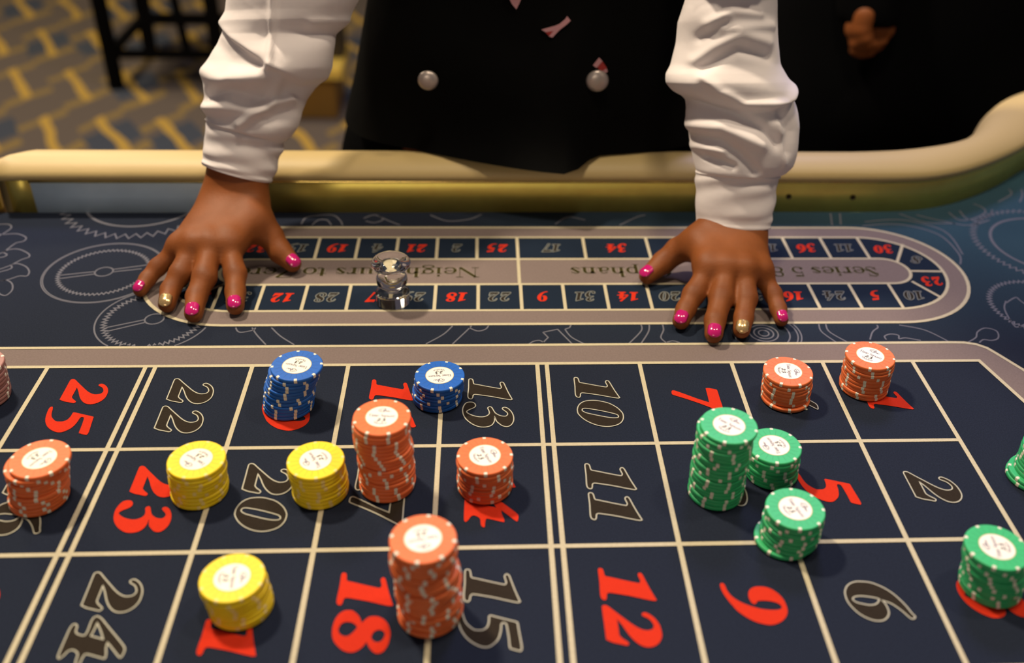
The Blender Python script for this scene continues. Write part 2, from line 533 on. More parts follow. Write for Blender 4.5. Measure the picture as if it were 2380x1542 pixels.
AL = {
    'N': (0.95, [('l', .14, 0, .14, 1, TN), ('l', .12, 1, .80, 0, TK), ('l', .80, 0, .80, 1, TN), sf(.14, .015), sf(.10, .985, .25), sf(.80, .985)]),
    'e': (0.58, [('a', .28, .31, .23, .31, 20, 330, TK), ('l', .06, .34, .50, .34, TN)]),
    'i': (0.36, [('l', .18, 0, .18, .62, TK), sf(.18, .015), sf(.13, .605, .15), ('l', .18, .76, .18, .90, .15)]),
    'g': (0.60, [('a', .27, .40, .20, .22, 0, 360, TK * .8), ('a', .28, -.10, .24, .14, 0, 360, TK * .6), ('l', .15, .18, .40, .05, TK * .6), ('l', .42, .54, .56, .62, TN * 2)]),
    'h': (0.70, [('l', .17, 0, .17, 1, TK), ('a', .34, .40, .18, .22, 0, 170, TK), ('l', .52, 0, .52, .42, TK), sf(.17, .015), sf(.52, .015), sf(.12, .985, .15)]),
    'b': (0.64, [('l', .15, 0, .15, 1, TK), ('a', .32, .31, .22, .31, -130, 130, TK), sf(.11, .985, .15)]),
    'o': (0.62, [('a', .30, .31, .23, .31, 0, 360, TK)]),
    'u': (0.70, [('l', .17, .20, .17, .62, TK), ('a', .34, .22, .18, .22, 190, 350, TN * 2), ('l', .52, 0, .52, .62, TK), sf(.12, .605, .15), sf(.48, .605, .15), sf(.58, .015, .15)]),
    'r': (0.50, [('l', .17, 0, .17, .62, TK), ('a', .36, .40, .15, .21, 50, 170, TN * 2), ('l', .40, .52, .46, .58, .13), sf(.17, .015), sf(.12, .605, .15)]),
    's': (0.48, [('l', .12, .50, .38, .12, TK), ('a', .22, .46, .14, .15, 30, 200, TN * 2), ('a', .26, .16, .14, .15, 200, 390, TN * 2), ('l', .40, .44, .40, .60, TN), ('l', .07, .02, .07, .2, TN)]),
    't': (0.42, [('l', .19, .08, .19, .82, TK), ('l', .03, .60, .36, .60, TN), ('a', .30, .12, .11, .12, 180, 330, TN * 2)]),
    'Z': (0.75, [('l', .66, .98, .10, .02, TK), ('l', .08, .98, .66, .98, TN), ('l', .08, .02, .68, .02, TN), ('l', .08, .98, .06, .75, TN), ('l', .68, .02, .70, .27, TN)]),
    'O': (0.90, [('a', .44, .5, .37, .5, 0, 360, TK)]),
    'p': (0.66, [('l', .16, -.30, .16, .62, TK), ('a', .33, .31, .22, .31, -130, 130, TK), sf(.16, -.285), sf(.11, .605, .15)]),
    'a': (0.60, [('l', .40, .06, .40, .42, TK), ('a', .26, .42, .14, .19, 0, 160, TN * 2), ('a', .23, .17, .17, .17, 60, 320, TK * .8), ('l', .42, .06, .54, .04, TN * 2)]),
    'n': (0.70, [('l', .17, 0, .17, .62, TK), ('a', .34, .40, .18, .22, 0, 170, TK), ('l', .52, 0, .52, .42, TK), sf(.17, .015), sf(.52, .015), sf(.12, .605, .15)]),
    'S': (0.62, [('l', .16, .78, .48, .24, TK), ('a', .29, .74, .19, .24, 30, 200, TN * 2), ('a', .33, .26, .20, .26, 190, 390, TN * 2), ('l', .50, .70, .50, .98, TN), ('l', .09, .02, .09, .32, TN)]),
    'T': (0.75, [('l', .37, 0, .37, 1, TK), ('l', .05, .98, .69, .98, TN), ('l', .05, .98, .04, .74, TN), ('l', .69, .98, .70, .74, TN), sf(.37, .015)]),
    'm': (1.02, [('l', .17, 0, .17, .62, TK), ('a', .34, .40, .17, .22, 0, 170, TK), ('l', .51, 0, .51, .42, TK), ('a', .68, .40, .17, .22, 0, 170, TK), ('l', .85, 0, .85, .42, TK), sf(.17, .015), sf(.51, .015), sf(.85, .015), sf(.12, .605, .15)]),
    'q': (0.64, [('l', .46, -.30, .46, .62, TK), ('a', .29, .31, .22, .31, 50, 310, TK), sf(.46, -.285)]),
    'M': (1.10, [('l', .15, 0, .15, 1, TN), ('l', .15, 1, .53, .02, TK), ('l', .53, .02, .92, 1, TN), ('l', .93, 0, .93, 1, TK), sf(.15, .015), sf(.93, .015), sf(.12, .985, .2), sf(.96, .985, .2)]),
    'l': (0.36, [('l', .18, 0, .18, 1, TK), sf(.18, .015), sf(.13, .985, .15)]),
    'y': (0.64, [('l', .10, .62, .34, 0, TK), ('l', .54, .62, .26, -.25, TN), ('l', .26, -.25, .14, -.22, .1), sf(.10, .605, .25), sf(.54, .605, .2)]),
    '5': (0.60, [('a', .26, .31, .23, .31, -150, 130, TK * .9), ('l', .12, .50, .12, .98, TN), ('l', .12, .93, .47, .93, TK * .8), ('l', .04, .10, .10, .22, .12)]),
    '8': (0.64, [('a', .30, .26, .24, .26, 0, 360, TK * .9), ('a', .30, .74, .20, .24, 0, 360, TK * .8)]),
    '-': (0.35, [('l', .05, .35, .30, .35, TN * 2)]),
    ' ': (0.35, []),
}


def text_strokes(txt):
    """strokes of a line of text (cap height 1), total width"""
    out, x = [], 0.0
    for ch in txt:
        wd, it = AL[ch]
        for s in it:
            if s[0] == 'l':
                _, x0, y0, x1, y1, lw = s
                out.append(([(x + x0, y0), (x + x1, y1)], lw))
            else:
                _, cx, cy, rx, ry, a0, a1, th = s
                n = 14
                pts, ws = [], []
                for k in range(n + 1):
                    a = math.radians(a0 + (a1 - a0) * k / n)
                    pts.append((x + cx + rx * math.cos(a), cy + ry * math.sin(a)))
                    ws.append(TN + max(0, th - TN) * abs(math.cos(a)) ** 1.5)
                out.append((pts, ws))
        x += wd
    return out, x


def text_mesh(mb, txt, c, ang, height, width, z, thick=1.0, bow=0.0):
    """adds a centred line of serif text; up axis at angle ang"""
    st, tw = text_strokes(txt)
    su = width / tw
    for pts, lw in st:
        q = []
        for a, b in pts:
            u, v = (a - tw / 2) * su, (b - 0.4) * height
            v += bow * (u / (width / 2)) ** 2
            q.append((u, v))
        q = place([q], c, ang)[0]
        sc = (su + height) / 2 * thick
        lw2 = [x * sc for x in lw] if hasattr(lw, '__len__') else lw * sc
        v_, f_ = ribbon(q, lw2, z)
        mb.add(v_, f_)


# ------------------------------------------------------------------ floor and back wall
fl = mk('floor', [(-7, -4, 0), (6, -4, 0), (6, 8, 0), (-7, 8, 0), (-7, -4, -.1), (6, -4, -.1), (6, 8, -.1), (-7, 8, -.1)],
        [(0, 1, 2, 3), (7, 6, 5, 4), (0, 4, 5, 1), (1, 5, 6, 2), (2, 6, 7, 3), (3, 7, 4, 0)], MT['carpet'], kind='structure')
wl = MB().box((-7, 8, 0), (6, 8.15, 3.4)).build('wall_back', MT['wall'])
wl['kind'] = 'structure'

# ------------------------------------------------------------------ roulette table
table = thing('roulette_table', 'long roulette table with dark blue printed felt, brass band and cream padded rail', 'gaming table', (0, 0, TZ))
front = [(-.812, .2655), (-.5, .2668), (-.28, .2685), (-.1, .2695), (.02, .2697), (.065, .2705), (.105, .2745), (.142, .2865), (.175, .3035), (.204, .3225), (.232, .3440), (.262, .3700),
         (.300, .398), (.345, .424), (.40, .446), (.47, .462), (.60, .474), (.95, .48)]
back = [(-.812, .3105), (-.5, .3115), (-.28, .3125), (-.1, .3135), (0, .3140), (.035, .3150), (.075, .3190), (.112, .3265), (.148, .3380), (.176, .3560), (.198, .3800), (.216, .408),
        (.2365, .4380), (.264, .471), (.300, .502), (.350, .530), (.42, .546), (.95, .56)]
outl = [(-1.62, -1.02), (.95, -1.02), (.95, .48)] + front[::-1] + [(-.845, .2655), (-1.62, .262)]
v0, f0 = poly([outl], 0.0)
n0 = len(v0)
vv = v0 + [(x, y, -.012) for x, y, _ in v0]
ff = list(f0) + [tuple(i + n0 for i in t[::-1]) for t in f0]
area = sum(outl[i][0] * outl[(i + 1) % n0][1] - outl[(i + 1) % n0][0] * outl[i][1] for i in range(n0))
for i in range(n0):
    j = (i + 1) % n0
    ff.append((i, i + n0, j + n0, j) if area > 0 else (j, j + n0, i + n0, i))
felt = mk('felt_top', vv, ff, MT['felt'], table)
felt['label'] = 'navy felt printed with betting grid, race track and gear outlines'
MB().box((-1.5, -.9, -.20), (.85, .22, -.013)).build('apron', MT['apron'], table, bevel=.004)
MB().box((.47, .22, -.20), (.85, .44, -.013)).build('apron', MT['apron'], table, bevel=.004)
for x in (-1.25, .4):
    MB().box((x - .16, -.62, -TZ + .06), (x + .16, .0, -.20)).box((x - .24, -.75, -TZ), (x + .24, .12, -TZ + .06)).build('pedestal', MT['apron'], table)


def loft_rail(fr, bk, prof, name, m, cap=True):
    """prof: list of (t, z) with t = 0 at the front line and 1 at the back line (t may pass outside)"""
    fr, bk = np.array(fr), np.array(bk)
    v, f = [], []
    k = len(prof)
    for a, b in zip(fr, bk):
        for t, z in prof:
            p = a + (b - a) * t
            v.append((p[0], p[1], z))
    for i in range(len(fr) - 1):
        for j in range(k):
            j2 = (j + 1) % k
            f.append((i * k + j, (i + 1) * k + j, (i + 1) * k + j2, i * k + j2))
    if cap:
        f.append(tuple(range(k)))
        f.append(tuple((len(fr) - 1) * k + j for j in range(k - 1, -1, -1)))
    return mk(name, v, f, m, table, smooth=True)


def dense(pl, n=4):
    return spline(pl, n, closed=False)


fr_d, bk_d = dense(front), dense(back)
# the pad narrows to a mitred nose at its left end
nose_f = [(-.843, .2640), (-.838, .2635), (-.826, .2645)] + fr_d
nose_b = [(-.840, .268), (-.826, .296), (-.818, .3065)] + bk_d
pad_prof = [(-.07, .0375), (-.10, .0395), (-.11, .043), (-.05, .0475), (.10, .0525), (.30, .0560), (.52, .0570), (.74, .0545), (.92, .0470), (1.0, .036), (1.02, .015), (1.0, -.03), (.3, -.03), (.25, .0375)]
pad = loft_rail(nose_f, nose_b, pad_prof, 'padded_rail', MT['pad'])
pad['label'] = 'cream leather armrest'
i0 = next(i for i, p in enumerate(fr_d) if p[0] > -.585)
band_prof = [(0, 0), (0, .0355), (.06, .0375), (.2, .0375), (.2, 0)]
blue_reflection = loft_rail(fr_d[:i0 + 1], bk_d[:i0 + 1], band_prof, 'metal_band', MT['blue_reflection'])
blue_reflection['label'] = 'left section of the metal band with a painted blue-grey reflection'
end_f = [(-.842, .2655 + .012), (-.838, .2655 + .004), (-.828, .2655), (-.812, .2655)]
end_b = [(-.825, .300), (-.820, .305), (-.815, .309), (-.812, .3105)]
loft_rail(end_f, end_b, band_prof, 'metal_band', MT['brass'])
br = loft_rail(fr_d[i0:], bk_d[i0:], band_prof, 'metal_band', MT['brass'])
br['label'] = 'brass band following the dealer cut-out'
lip = loft_rail(fr_d, bk_d, [(-.045 + .035 * math.cos(a_), .0362 + .0016 * math.sin(a_)) for a_ in [2 * math.pi * k / 12 for k in range(12)]][::-1], 'band_lip', MT['polish'])
for px, py in ((1833, 457), (1982, 459)):
    p = aty(px, py, .2697)
    s = MB()
    v_, f_ = [], []
    for r_, d_ in ((.0016, .0004), (.0028, -.0006), (.0030, .001)):
        for k in range(12):
            a = 2 * math.pi * k / 12
            v_.append((p[0] + r_ * math.cos(a), p[1] + d_ - .0006, p[2] + r_ * math.sin(a)))
    for i in range(2):
        for k in range(12):
            f_.append((i * 12 + k, (i + 1) * 12 + k, (i + 1) * 12 + (k + 1) % 12, i * 12 + (k + 1) % 12))
    f_.append(tuple(range(12)))
    s.add(v_, f_).build('screw', MT['screw'], br)
# the neighbouring rail section beyond the joint at the far left
lf = [(-1.62, .2635), (-1.2, .2645), (-.90, .2650), (-.862, .266), (-.850, .274)]
lb = [(-1.62, .3085), (-1.2, .3095), (-.90, .3100), (-.870, .308), (-.856, .300)]
p2 = loft_rail(lf, lb, pad_prof, 'padded_rail', MT['pad'])
p2['label'] = 'next cream armrest section beyond the joint at far left'
loft_rail(lf, lb, band_prof, 'metal_band', MT['brass'])

# ---- printed betting grid
CW, RH, DG, LW = .077, .1012, .0078, .0034
XL = {'J': 0., 'I': -CW, 'H': -2 * CW, 'G': -3 * CW}
Z1, Z2, Z3, Z4 = .0002, .0004, .0006, .0008
ROWS = [0, -RH, -2 * RH, -3 * RH]
gl = MB()


def hl(y, x0, x1, lw=LW):
    gl.add(*ribbon([(x0, y), (x1, y)], lw, Z2))


def vl(x, y0, y1, lw=LW):
    gl.add(*ribbon([(x, y0), (x, y1)], lw, Z2 + .00003))


XLEFT = -1.25
for i, y in enumerate(ROWS):
    if i == 0:
        continue
    hl(y, XLEFT, 0)
x = 0.0
cols = []
for k in range(14):
    vl(x, 0, ROWS[3])
    cols.append(x)
    if k in (4, 8, 12):
        x -= DG
        vl(x, 0, ROWS[3])
        cols[-1] = (x + DG, x)
    x -= CW
out_in = [(XLEFT, 0), (.0578, 0), (.108, -.215), (.108, -.30), (0, -.3036)]
gl.add(*ribbon([(XLEFT, 0), (.0578, .0), (.0715, -.056), (.100, -.175), (.100, -.26), (0, -.3036)], LW, Z2 + .00006))
outer = [(XLEFT, .0262), (.045, .0268)] + [(.0560, .0264), (.0655, .0235), (.0725, .0180), (.0775, .0095)] + [(.0905, -.0145), (.128, -.17), (.128, -.27), (.02, -.336), (XLEFT, -.336)]
gl.add(*ribbon(outer, LW * .95, Z2 + .00006))
gl.build('grid_lines', MT['cream'], felt)
bd = MB()
bd.add(*poly([[(XLEFT, .0), (.0578, .0), (.0715, -.056), (.100, -.175), (.128, -.17), (.0905, -.0145), (.0775, .0095), (.0725, .018), (.0655, .0235), (.056, .0264), (.045, .0268), (XLEFT, .0262)]], Z1))
bd.build('border_band', MT['mauve'], felt)


def put_number(txt, c, ang, red, su=1., sv=1., ow=.00085, name='printed_number', gap=.0025, fillm='brown', outm='outline'):
    digs = [place(d, c, ang) for d in number_contours(txt, su, sv, gap)]
    mb = MB()
    for d in digs:
        mb.add(*poly(d, Z2))
    o = mb.build(name, MT['red' if red else fillm], felt)
    if red:
        o['label'] = 'red number %s' % txt
    else:
        o['label'] = 'outlined dark number %s' % txt
        me = o.data
        me.materials.append(MT[outm])
        ol = MB()
        for d in digs:
            for k in d:
                ol.add(*ribbon(k, ow, Z3, closed=True))
        n, nf = len(me.vertices), len(me.polygons)
        vs = [tuple(q.co) for q in me.vertices] + ol.v
        fs = [tuple(p.vertices) for p in me.polygons] + [tuple(i + n for i in q) for q in ol.f]
        me.clear_geometry()
        me.from_pydata(vs, [], fs)
        me.polygons.foreach_set('material_index', [0] * nf + [1] * len(ol.f))
        me.update()
    return o


NDX = {25: 2.8, 9: 3.0, 7: 2.4, 5: 1.6, 22: -1.2, 18: -.8, 20: -.8}
RED = {1, 3, 5, 7, 9, 12, 14, 16, 18, 19, 21, 23, 25, 27, 30, 32, 34, 36}
colx = []
x = 0.0
for k in range(12):
    colx.append(x - CW / 2)
    x -= CW
    if k in (3, 7, 11):
        x -= DG
for k in range(11):
    for r in range(3):
        num = 3 * k + 1 + r
        if colx[k] < -.80:
            continue
        put_number(str(num), (colx[k] - .0006 + NDX.get(num, 0) * 1e-3, -RH * (r + .5)), 0.0, num in RED)

# ---- race track
rt_ = MB()


def stadium(xl, xr, yc, r, n=28):
    return arc((xr, yc), r, -90, 90, n) + arc((xl, yc), r, 90, 270, n)


YC = .1468
S_out = stadium(-.5840, .0145, .1463, .0878)
S_2 = stadium(-.5815, .0174, .1470, .0665)
S_in = stadium(-.5815, .0280, .1475, .0230)
mv = MB()
mv.add(*poly([S_out, S_2[::-1]], Z1))
mv.add(*poly([S_in], Z1))
mv.build('race_track_band', MT['mauve'], felt)
tl = MB()
tl.add(*poly([S_2, S_in[::-1]], Z1))
tl.build('race_track_cells', MT['teal'], felt)
LR = .0030
for s_, w_ in ((S_out, .0033), (S_2, LR), (S_in, LR)):
    rt_.add(*ribbon(s_, w_, Z2, closed=True))
TOPD = [-.598, -.5597, -.521, -.4825, -.444, -.4052, -.3662, -.3265, -.2606, -.1971, -.1335, -.0955, -.0574, -.0188, .0198]
BOTD = [-.598, -.5595, -.5203, -.4811, -.4423, -.4036, -.3647, -.3257, -.2867, -.2476, -.2085, -.170, -.1315, -.0935, -.0554, -.0164, .0217]
for x in TOPD:
    rt_.add(*ribbon([(x, .2135), (x, .1705)], LR, Z2 + .00003))
for x in BOTD:
    rt_.add(*ribbon([(x, .0805), (x, .1245)], LR, Z2 + .00003))
rt_.add(*ribbon([(-.3265, .1705), (-.3265, .1245)], LR, Z2 + .00003))
for a, b in (((.0628, .1990), (.0448, .1640)), ((.0840, .1459), (.0510, .1468)), ((.0630, .1000), (.0463, .1278)),
             ((-.6270, .1980), (-.5930, .1660)), ((-.6480, .1470), (-.6045, .1475)), ((-.6270, .0960), (-.5930, .1290))):
    rt_.add(*ribbon([a, b], LR, Z2 + .00003))
rt_.build('race_track_lines', MT['cream'], felt)


def race(num, x, y, ang=-math.pi / 2):
    put_number(str(num), (x, y), ang, num in RED, .30, .44, .0008, gap=.004, fillm='brown', outm='grey')


TOPN = [32, 15, 19, 4, 21, 2, 25, 17, 34, 6, 27, 13, 36, 11]
# cells between consecutive dividers, left to right
for i, num in enumerate([0, 32, 15, 19, 4, 21, 2, 25, 17, 34, 6, 27, 13, 36, 11][1:]):
    a, b = TOPD[i], TOPD[i + 1]
    race(num, (a + b) / 2, .1915)
for i, num in enumerate([35, 12, 28, 7, 29, 18, 22, 9, 31, 14, 20, 1, 33, 16, 24, 5]):
    a, b = BOTD[i], BOTD[i + 1]
    race(num, (a + b) / 2, .1025)
race(30, .0395, .1890)
race(8, .0655, .1680, -math.pi / 2 - .45)
race(23, .0665, .1275, -math.pi / 2 + .1)
race(10, .0390, .1025)
race(3, -.6085, .1030)
race(26, -.6270, .1240)
race(0, -.6270, .1690)


def race_text(txt, x0, x1, h=.0175):
    for m_, th, z in (('pale', 1.5, Z2), ('olive', .95, Z3)):
        mb = MB()
        text_mesh(mb, txt, ((x0 + x1) / 2, .1475), -math.pi / 2, h, abs(x1 - x0), z, th)
        o = mb.build('printed_lettering', MT[m_], felt)
        o['label'] = 'race track lettering reading %s' % txt


xx = lambda px, py=640: float(at(px, py)[0])
race_text('Neighbours to Zero', xx(545), xx(1112))
race_text('Orphans', xx(1325, 633), xx(1560, 633))
race_text('Series 5 8', xx(1790, 633), xx(2042, 633))

# ---- gear and clock outlines printed on the cloth


def gear_obj(lines, w=.0014, closed=()):
    mb = MB()
    for i, l in enumerate(lines):
        mb.add(*ribbon(l, w, Z1 * .5, closed=i in closed))
    return mb.build('printed_gear', MT['gear'], felt)


def teeth(c, r0, r1, n, a0=0, a1=360, sharp=True):
    pts = []
    for k in range(n):
        for f_, r in ((0, r0), (.5, r1)):
            a = math.radians(a0 + (a1 - a0) * (k + f_) / n)
            pts.append((c[0] + r * math.cos(a), c[1] + r * math.sin(a)))
    return pts


def hand_pair(c, r, a, w=.0022, hub=.008):
    a = math.radians(a)
    d = np.array([math.cos(a), math.sin(a)])
    n = np.array([-d[1], d[0]])
    c = np.array(c)
    out = []
    for s in (-1, 1):
        for e in (-1, 1):
            out.append([tuple(c + d * hub * e + n * s * w), tuple(c + d * r * e + n * s * w * 1.4)])
    out.append(arc(c, hub, 0, 360, 20))
    return out


def outside_track(lines):
    """drop the stretches that the race track or the rail would cover"""
    res = []
    for l in lines:
        cur = []
        for p in l:
            dx = max(-.584 - p[0], 0, p[0] - .0145)
            ok = math.hypot(dx, p[1] - .1463) > .0893 and p[1] > .0285
            if ok:
                cur.append(p)
            else:
                if len(cur) > 1:
                    res.append(cur)
                cur = []
        if len(cur) > 1:
            res.append(cur)
    return res


def sub(l, n=6):
    out = []
    for a, b in zip(l[:-1], l[1:]):
        out += [(a[0] + (b[0] - a[0]) * k / n, a[1] + (b[1] - a[1]) * k / n) for k in range(n)]
    return out + [l[-1]]


def circ(c, r, n=90):
    return arc(c, r, 0, 360, n)


def closed_l(l):
    return l + [l[0]]


c1, c2, c3 = (-.7105, .1487), (-.6435, .0693), (-.712, .295)
gear_obj(outside_track([circ(c1, .0525), circ(c1, .0510)[:0] or circ(c1, .0535), sub(closed_l(teeth(c1, .0410, .0380, 64)), 2)] + [sub(l) for l in hand_pair(c1, .038, 14)]))
gear_obj(outside_track([circ(c2, .0485), sub(closed_l(teeth(c2, .0430, .0390, 60)), 2)] + [sub(l) for l in hand_pair(c2, .039, 24)]))
gear_obj([closed_l(teeth(c3, .0835, .0745, 46)), circ(c3, .058), circ(c3, .0595)])


def pxl(*pts):
    return [tuple(at(a, b)[:2]) for a, b in pts]


def curve(*pts):
    return [tuple(at(a, b)[:2]) for a, b in spline(pts, 6, closed=False)]


# coral-like flourish at the far left
gear_obj([curve((-6, 522), (20, 522), (26, 530), (10, 542), (-8, 552)), curve((-5, 545), (10, 545), (40, 544), (60, 552), (55, 561), (36, 566), (10, 585), (-6, 592)),
          curve((-6, 600), (10, 597), (16, 592), (8, 586), (25, 580), (45, 580), (66, 590), (67, 598), (50, 604), (22, 618), (-6, 628)),
          curve((-6, 634), (20, 627), (28, 622), (26, 617), (40, 613), (60, 620), (68, 632), (62, 642), (45, 642), (20, 650), (-6, 655)),
          curve((-6, 655), (15, 652), (28, 660), (28, 675), (14, 687), (2, 685), (-4, 680))], .0013)
# strip between the race track and the grid
gear_obj([curve((548, 762), (552, 770), (562, 773), (588, 768), (594, 762)), curve((586, 762), (596, 778), (618, 802)), curve((631, 762), (652, 782), (684, 802)),
          curve((1052, 758), (1030, 778), (990, 800)), curve((1096, 758), (1084, 770), (1052, 800)), curve((1090, 762), (1110, 770), (1128, 766), (1136, 757)),
          pxl((1262, 773), (1296, 766), (1330, 800)), pxl((1262, 773), (1274, 785), (1262, 797)), curve((1230, 800), (1240, 794), (1254, 792), (1264, 797)),
          pxl((1327, 756), (1324, 762), (1313, 766)), curve((1313, 766), (1328, 784), (1358, 800)),
          curve((1490, 755), (1490, 770), (1462, 799)), curve((1509, 755), (1507, 772), (1490, 799)), curve((1540, 755), (1542, 768), (1536, 785), (1548, 797)), curve((1550, 796), (1564, 793), (1580, 797))], .0013)
sp = at(1775, 775)[:2]
gear_obj([circ(sp, r_, 40) for r_ in (.0045, .0085, .0125)] + [arc(sp, .0225, -60, 70), arc(sp, .0295, -55, 50), arc(sp, .0325, -52, 48), arc(sp, .027, 150, 230)], .0013)
gear_obj([curve((1903, 754), (1910, 772), (1945, 797)), curve((1919, 754), (1928, 772), (1968, 795))], .0013)
gear_obj([curve((2038, 756), (2040, 762), (2028, 772), (2022, 790)),
          curve((2060, 790), (2056, 782), (2070, 777), (2088, 780), (2090, 788), (2105, 786), (2140, 792)), curve((2090, 756), (2150, 768), (2208, 796)),
          curve((2250, 796), (2268, 785), (2272, 772), (2290, 763), (2316, 770), (2320, 786), (2305, 792), (2286, 790), (2276, 797))], .0013)
# gears at the right
cr1, cr2 = at(2440, 570)[:2], at(2420, 715)[:2]
gear_obj([closed_l(teeth(cr1, .077, .071, 70)), circ(cr1, .058), circ(cr1, .0565), closed_l(teeth(cr2, .047, .043, 60)),
          curve((2338, 700), (2335, 720), (2355, 755), (2368, 760), (2400, 745)), curve((2338, 705), (2360, 692), (2372, 700), (2400, 720))], .0014)
gear_obj(outside_track([curve((2005, 525), (2090, 522), (2180, 545), (2228, 590), (2232, 615)), curve((2010, 516), (2100, 512), (2195, 538), (2238, 592)),
          curve((2130, 500), (2180, 512), (2250, 524), (2300, 512)), curve((2205, 494), (2230, 512), (2264, 508), (2290, 494), (2282, 482), (2262, 474)),
          curve((2230, 490), (2246, 508), (2270, 512), (2300, 500), (2306, 488)), curve((2320, 470), (2350, 452), (2345, 440)), curve((2370, 470), (2376, 455), (2374, 440)),
          curve((1930, 496), (1934, 524)), curve((1952, 496), (1954, 522)), curve((2090, 497), (2150, 517), (2220, 520))]), .0016)
gear_obj(outside_track([curve((700, 522), (715, 505), (770, 500), (790, 512), (796, 524)), curve((725, 524), (740, 512), (760, 512), (770, 524)),
          curve((845, 508), (870, 500), (890, 510), (870, 518), (850, 514)), curve((880, 502), (900, 512), (930, 524)), curve((1000, 500), (1040, 514), (1090, 510), (1120, 498))]), .0016)
gear_obj(outside_track([curve((1290, 522), (1320, 505), (1360, 512)), curve((1440, 524), (1480, 505), (1500, 500))]), .0016)
# ------------------------------------------------------------------ chips
RC, TC = .01925, .00315
PITCH_C = .00322


def lathe_mesh(name, prof, seg, m):
    mb = MB().lathe(prof, seg)
    me = bpy.data.meshes.new(name)
    me.from_pydata(mb.v, [], mb.f)
    me.materials.append(m)
    for p in me.polygons:
        p.use_smooth = len(p.vertices) == 4
    me.update()
    return me


chip_prof = [(RC - .0007, 0), (RC - .0002, .0003), (RC, .0008), (RC, TC - .0008), (RC - .0002, TC - .0003), (RC - .0007, TC)]
CHIP_ME = {k: lathe_mesh('chip', chip_prof, 48, MT['chip_' + k]) for k in CHIPC}
# edge spot: a small wedge wrapped over the rim
sv, sfc = [], []
for r_, z_ in ((RC - .0021, TC + .00003), (RC - .0006, TC + .00003), (RC - .0001, TC - .0003), (RC + .00005, TC - .0008), (RC + .00005, .0008), (RC - .0001, .0003), (RC - .0021, .0003)):
    for a in (-.060, 0, .060):
        sv.append((r_ * math.cos(a), r_ * math.sin(a), z_))
for i in range(7):
    j = (i + 1) % 7
    for k in (0, 1):
        sfc.append((i * 3 + k, j * 3 + k, j * 3 + k + 1, i * 3 + k + 1))
sfc += [tuple(i * 3 for i in range(6, -1, -1)), tuple(i * 3 + 2 for i in range(7))]
SPOT_ME = bpy.data.meshes.new('edge_spot')
SPOT_ME.from_pydata(sv, [], sfc)
SPOT_ME.materials.append(MT['spot'])
SPOT_ME.materials.append(MT['chip_yellow'])
LABEL_ME = lathe_mesh('label', [(.0108, 0), (.0108, .00006), (.0106, .00009)], 40, MT['white'])
rg = MB().add(*ribbon(arc((0, 0), .01075, 0, 360, 40)[:-1], .0004, .00013, closed=True))
RING_ME = bpy.data.meshes.new('label_ring')
RING_ME.from_pydata(rg.v, [], rg.f)
RING_ME.materials.append(MT['ring'])
tx = MB()
text_mesh(tx, 'Time Square', (0, .0008), math.pi / 2, .0029, .0180, .00014, 1.05)
text_mesh(tx, 'Menlyn', (0, -.0072), math.pi / 2, .0021, .0088, .00014, 1.0, bow=.0011)
sq = spline([(-.0022, .0052), (-.0030, .0066), (-.0012, .0084), (.0016, .0083), (.0008, .0070), (-.0018, .0062), (-.0010, .0048), (.0004, .0050), (.0006, .0068), (.0016, .0072), (.0008, .0050), (.0022, .0066), (.0026, .0052), (.0036, .0064), (.0038, .0052), (.0054, .0060)], 5, closed=False)
tx.add(*ribbon(sq, .00040, .00014))
TEXT_ME = bpy.data.meshes.new('label_lettering')
TEXT_ME.from_pydata(tx.v, [], tx.f)
TEXT_ME.materials.append(MT['ink2'])
n23 = MB()
for d in number_contours('23', .088, .088, .006, 3):
    n23.add(*poly(place(d, (0, -.0034), math.pi / 2), .00014))
NUM_ME = bpy.data.meshes.new('label_number')
NUM_ME.from_pydata(n23.v, [], n23.f)
NUM_ME.materials.append(MT['ink'])
gr = MB()
for k in range(22):
    a = 2 * math.pi * k / 22
    gr.add(*ribbon([(.0112 * math.cos(a), .0112 * math.sin(a)), (.0168 * math.cos(a), .0168 * math.sin(a))], .00022, TC + .00004))
GROOVE_ME = {}
for k in CHIPC:
    GROOVE_ME[k] = bpy.data.meshes.new('face_grooves')
    GROOVE_ME[k].from_pydata(gr.v, [], gr.f)
    GROOVE_ME[k].materials.append(MT['groove_' + k])


def child(name, me, parent, loc=(0, 0, 0), rz=0.0):
    o = bpy.data.objects.new(name, me)
    o.parent = parent
    o.location = loc
    o.rotation_euler = (0, 0, rz)
    COL.objects.link(o)
    return o


ORD = ['top', 'second', 'third', 'fourth', 'fifth', 'sixth', 'seventh', 'eighth', 'ninth', 'tenth', 'eleventh', 'twelfth', 'thirteenth',
       'fourteenth', 'fifteenth', 'sixteenth', 'seventeenth', 'eighteenth', 'nineteenth', 'twentieth', 'twenty-first', 'twenty-second']


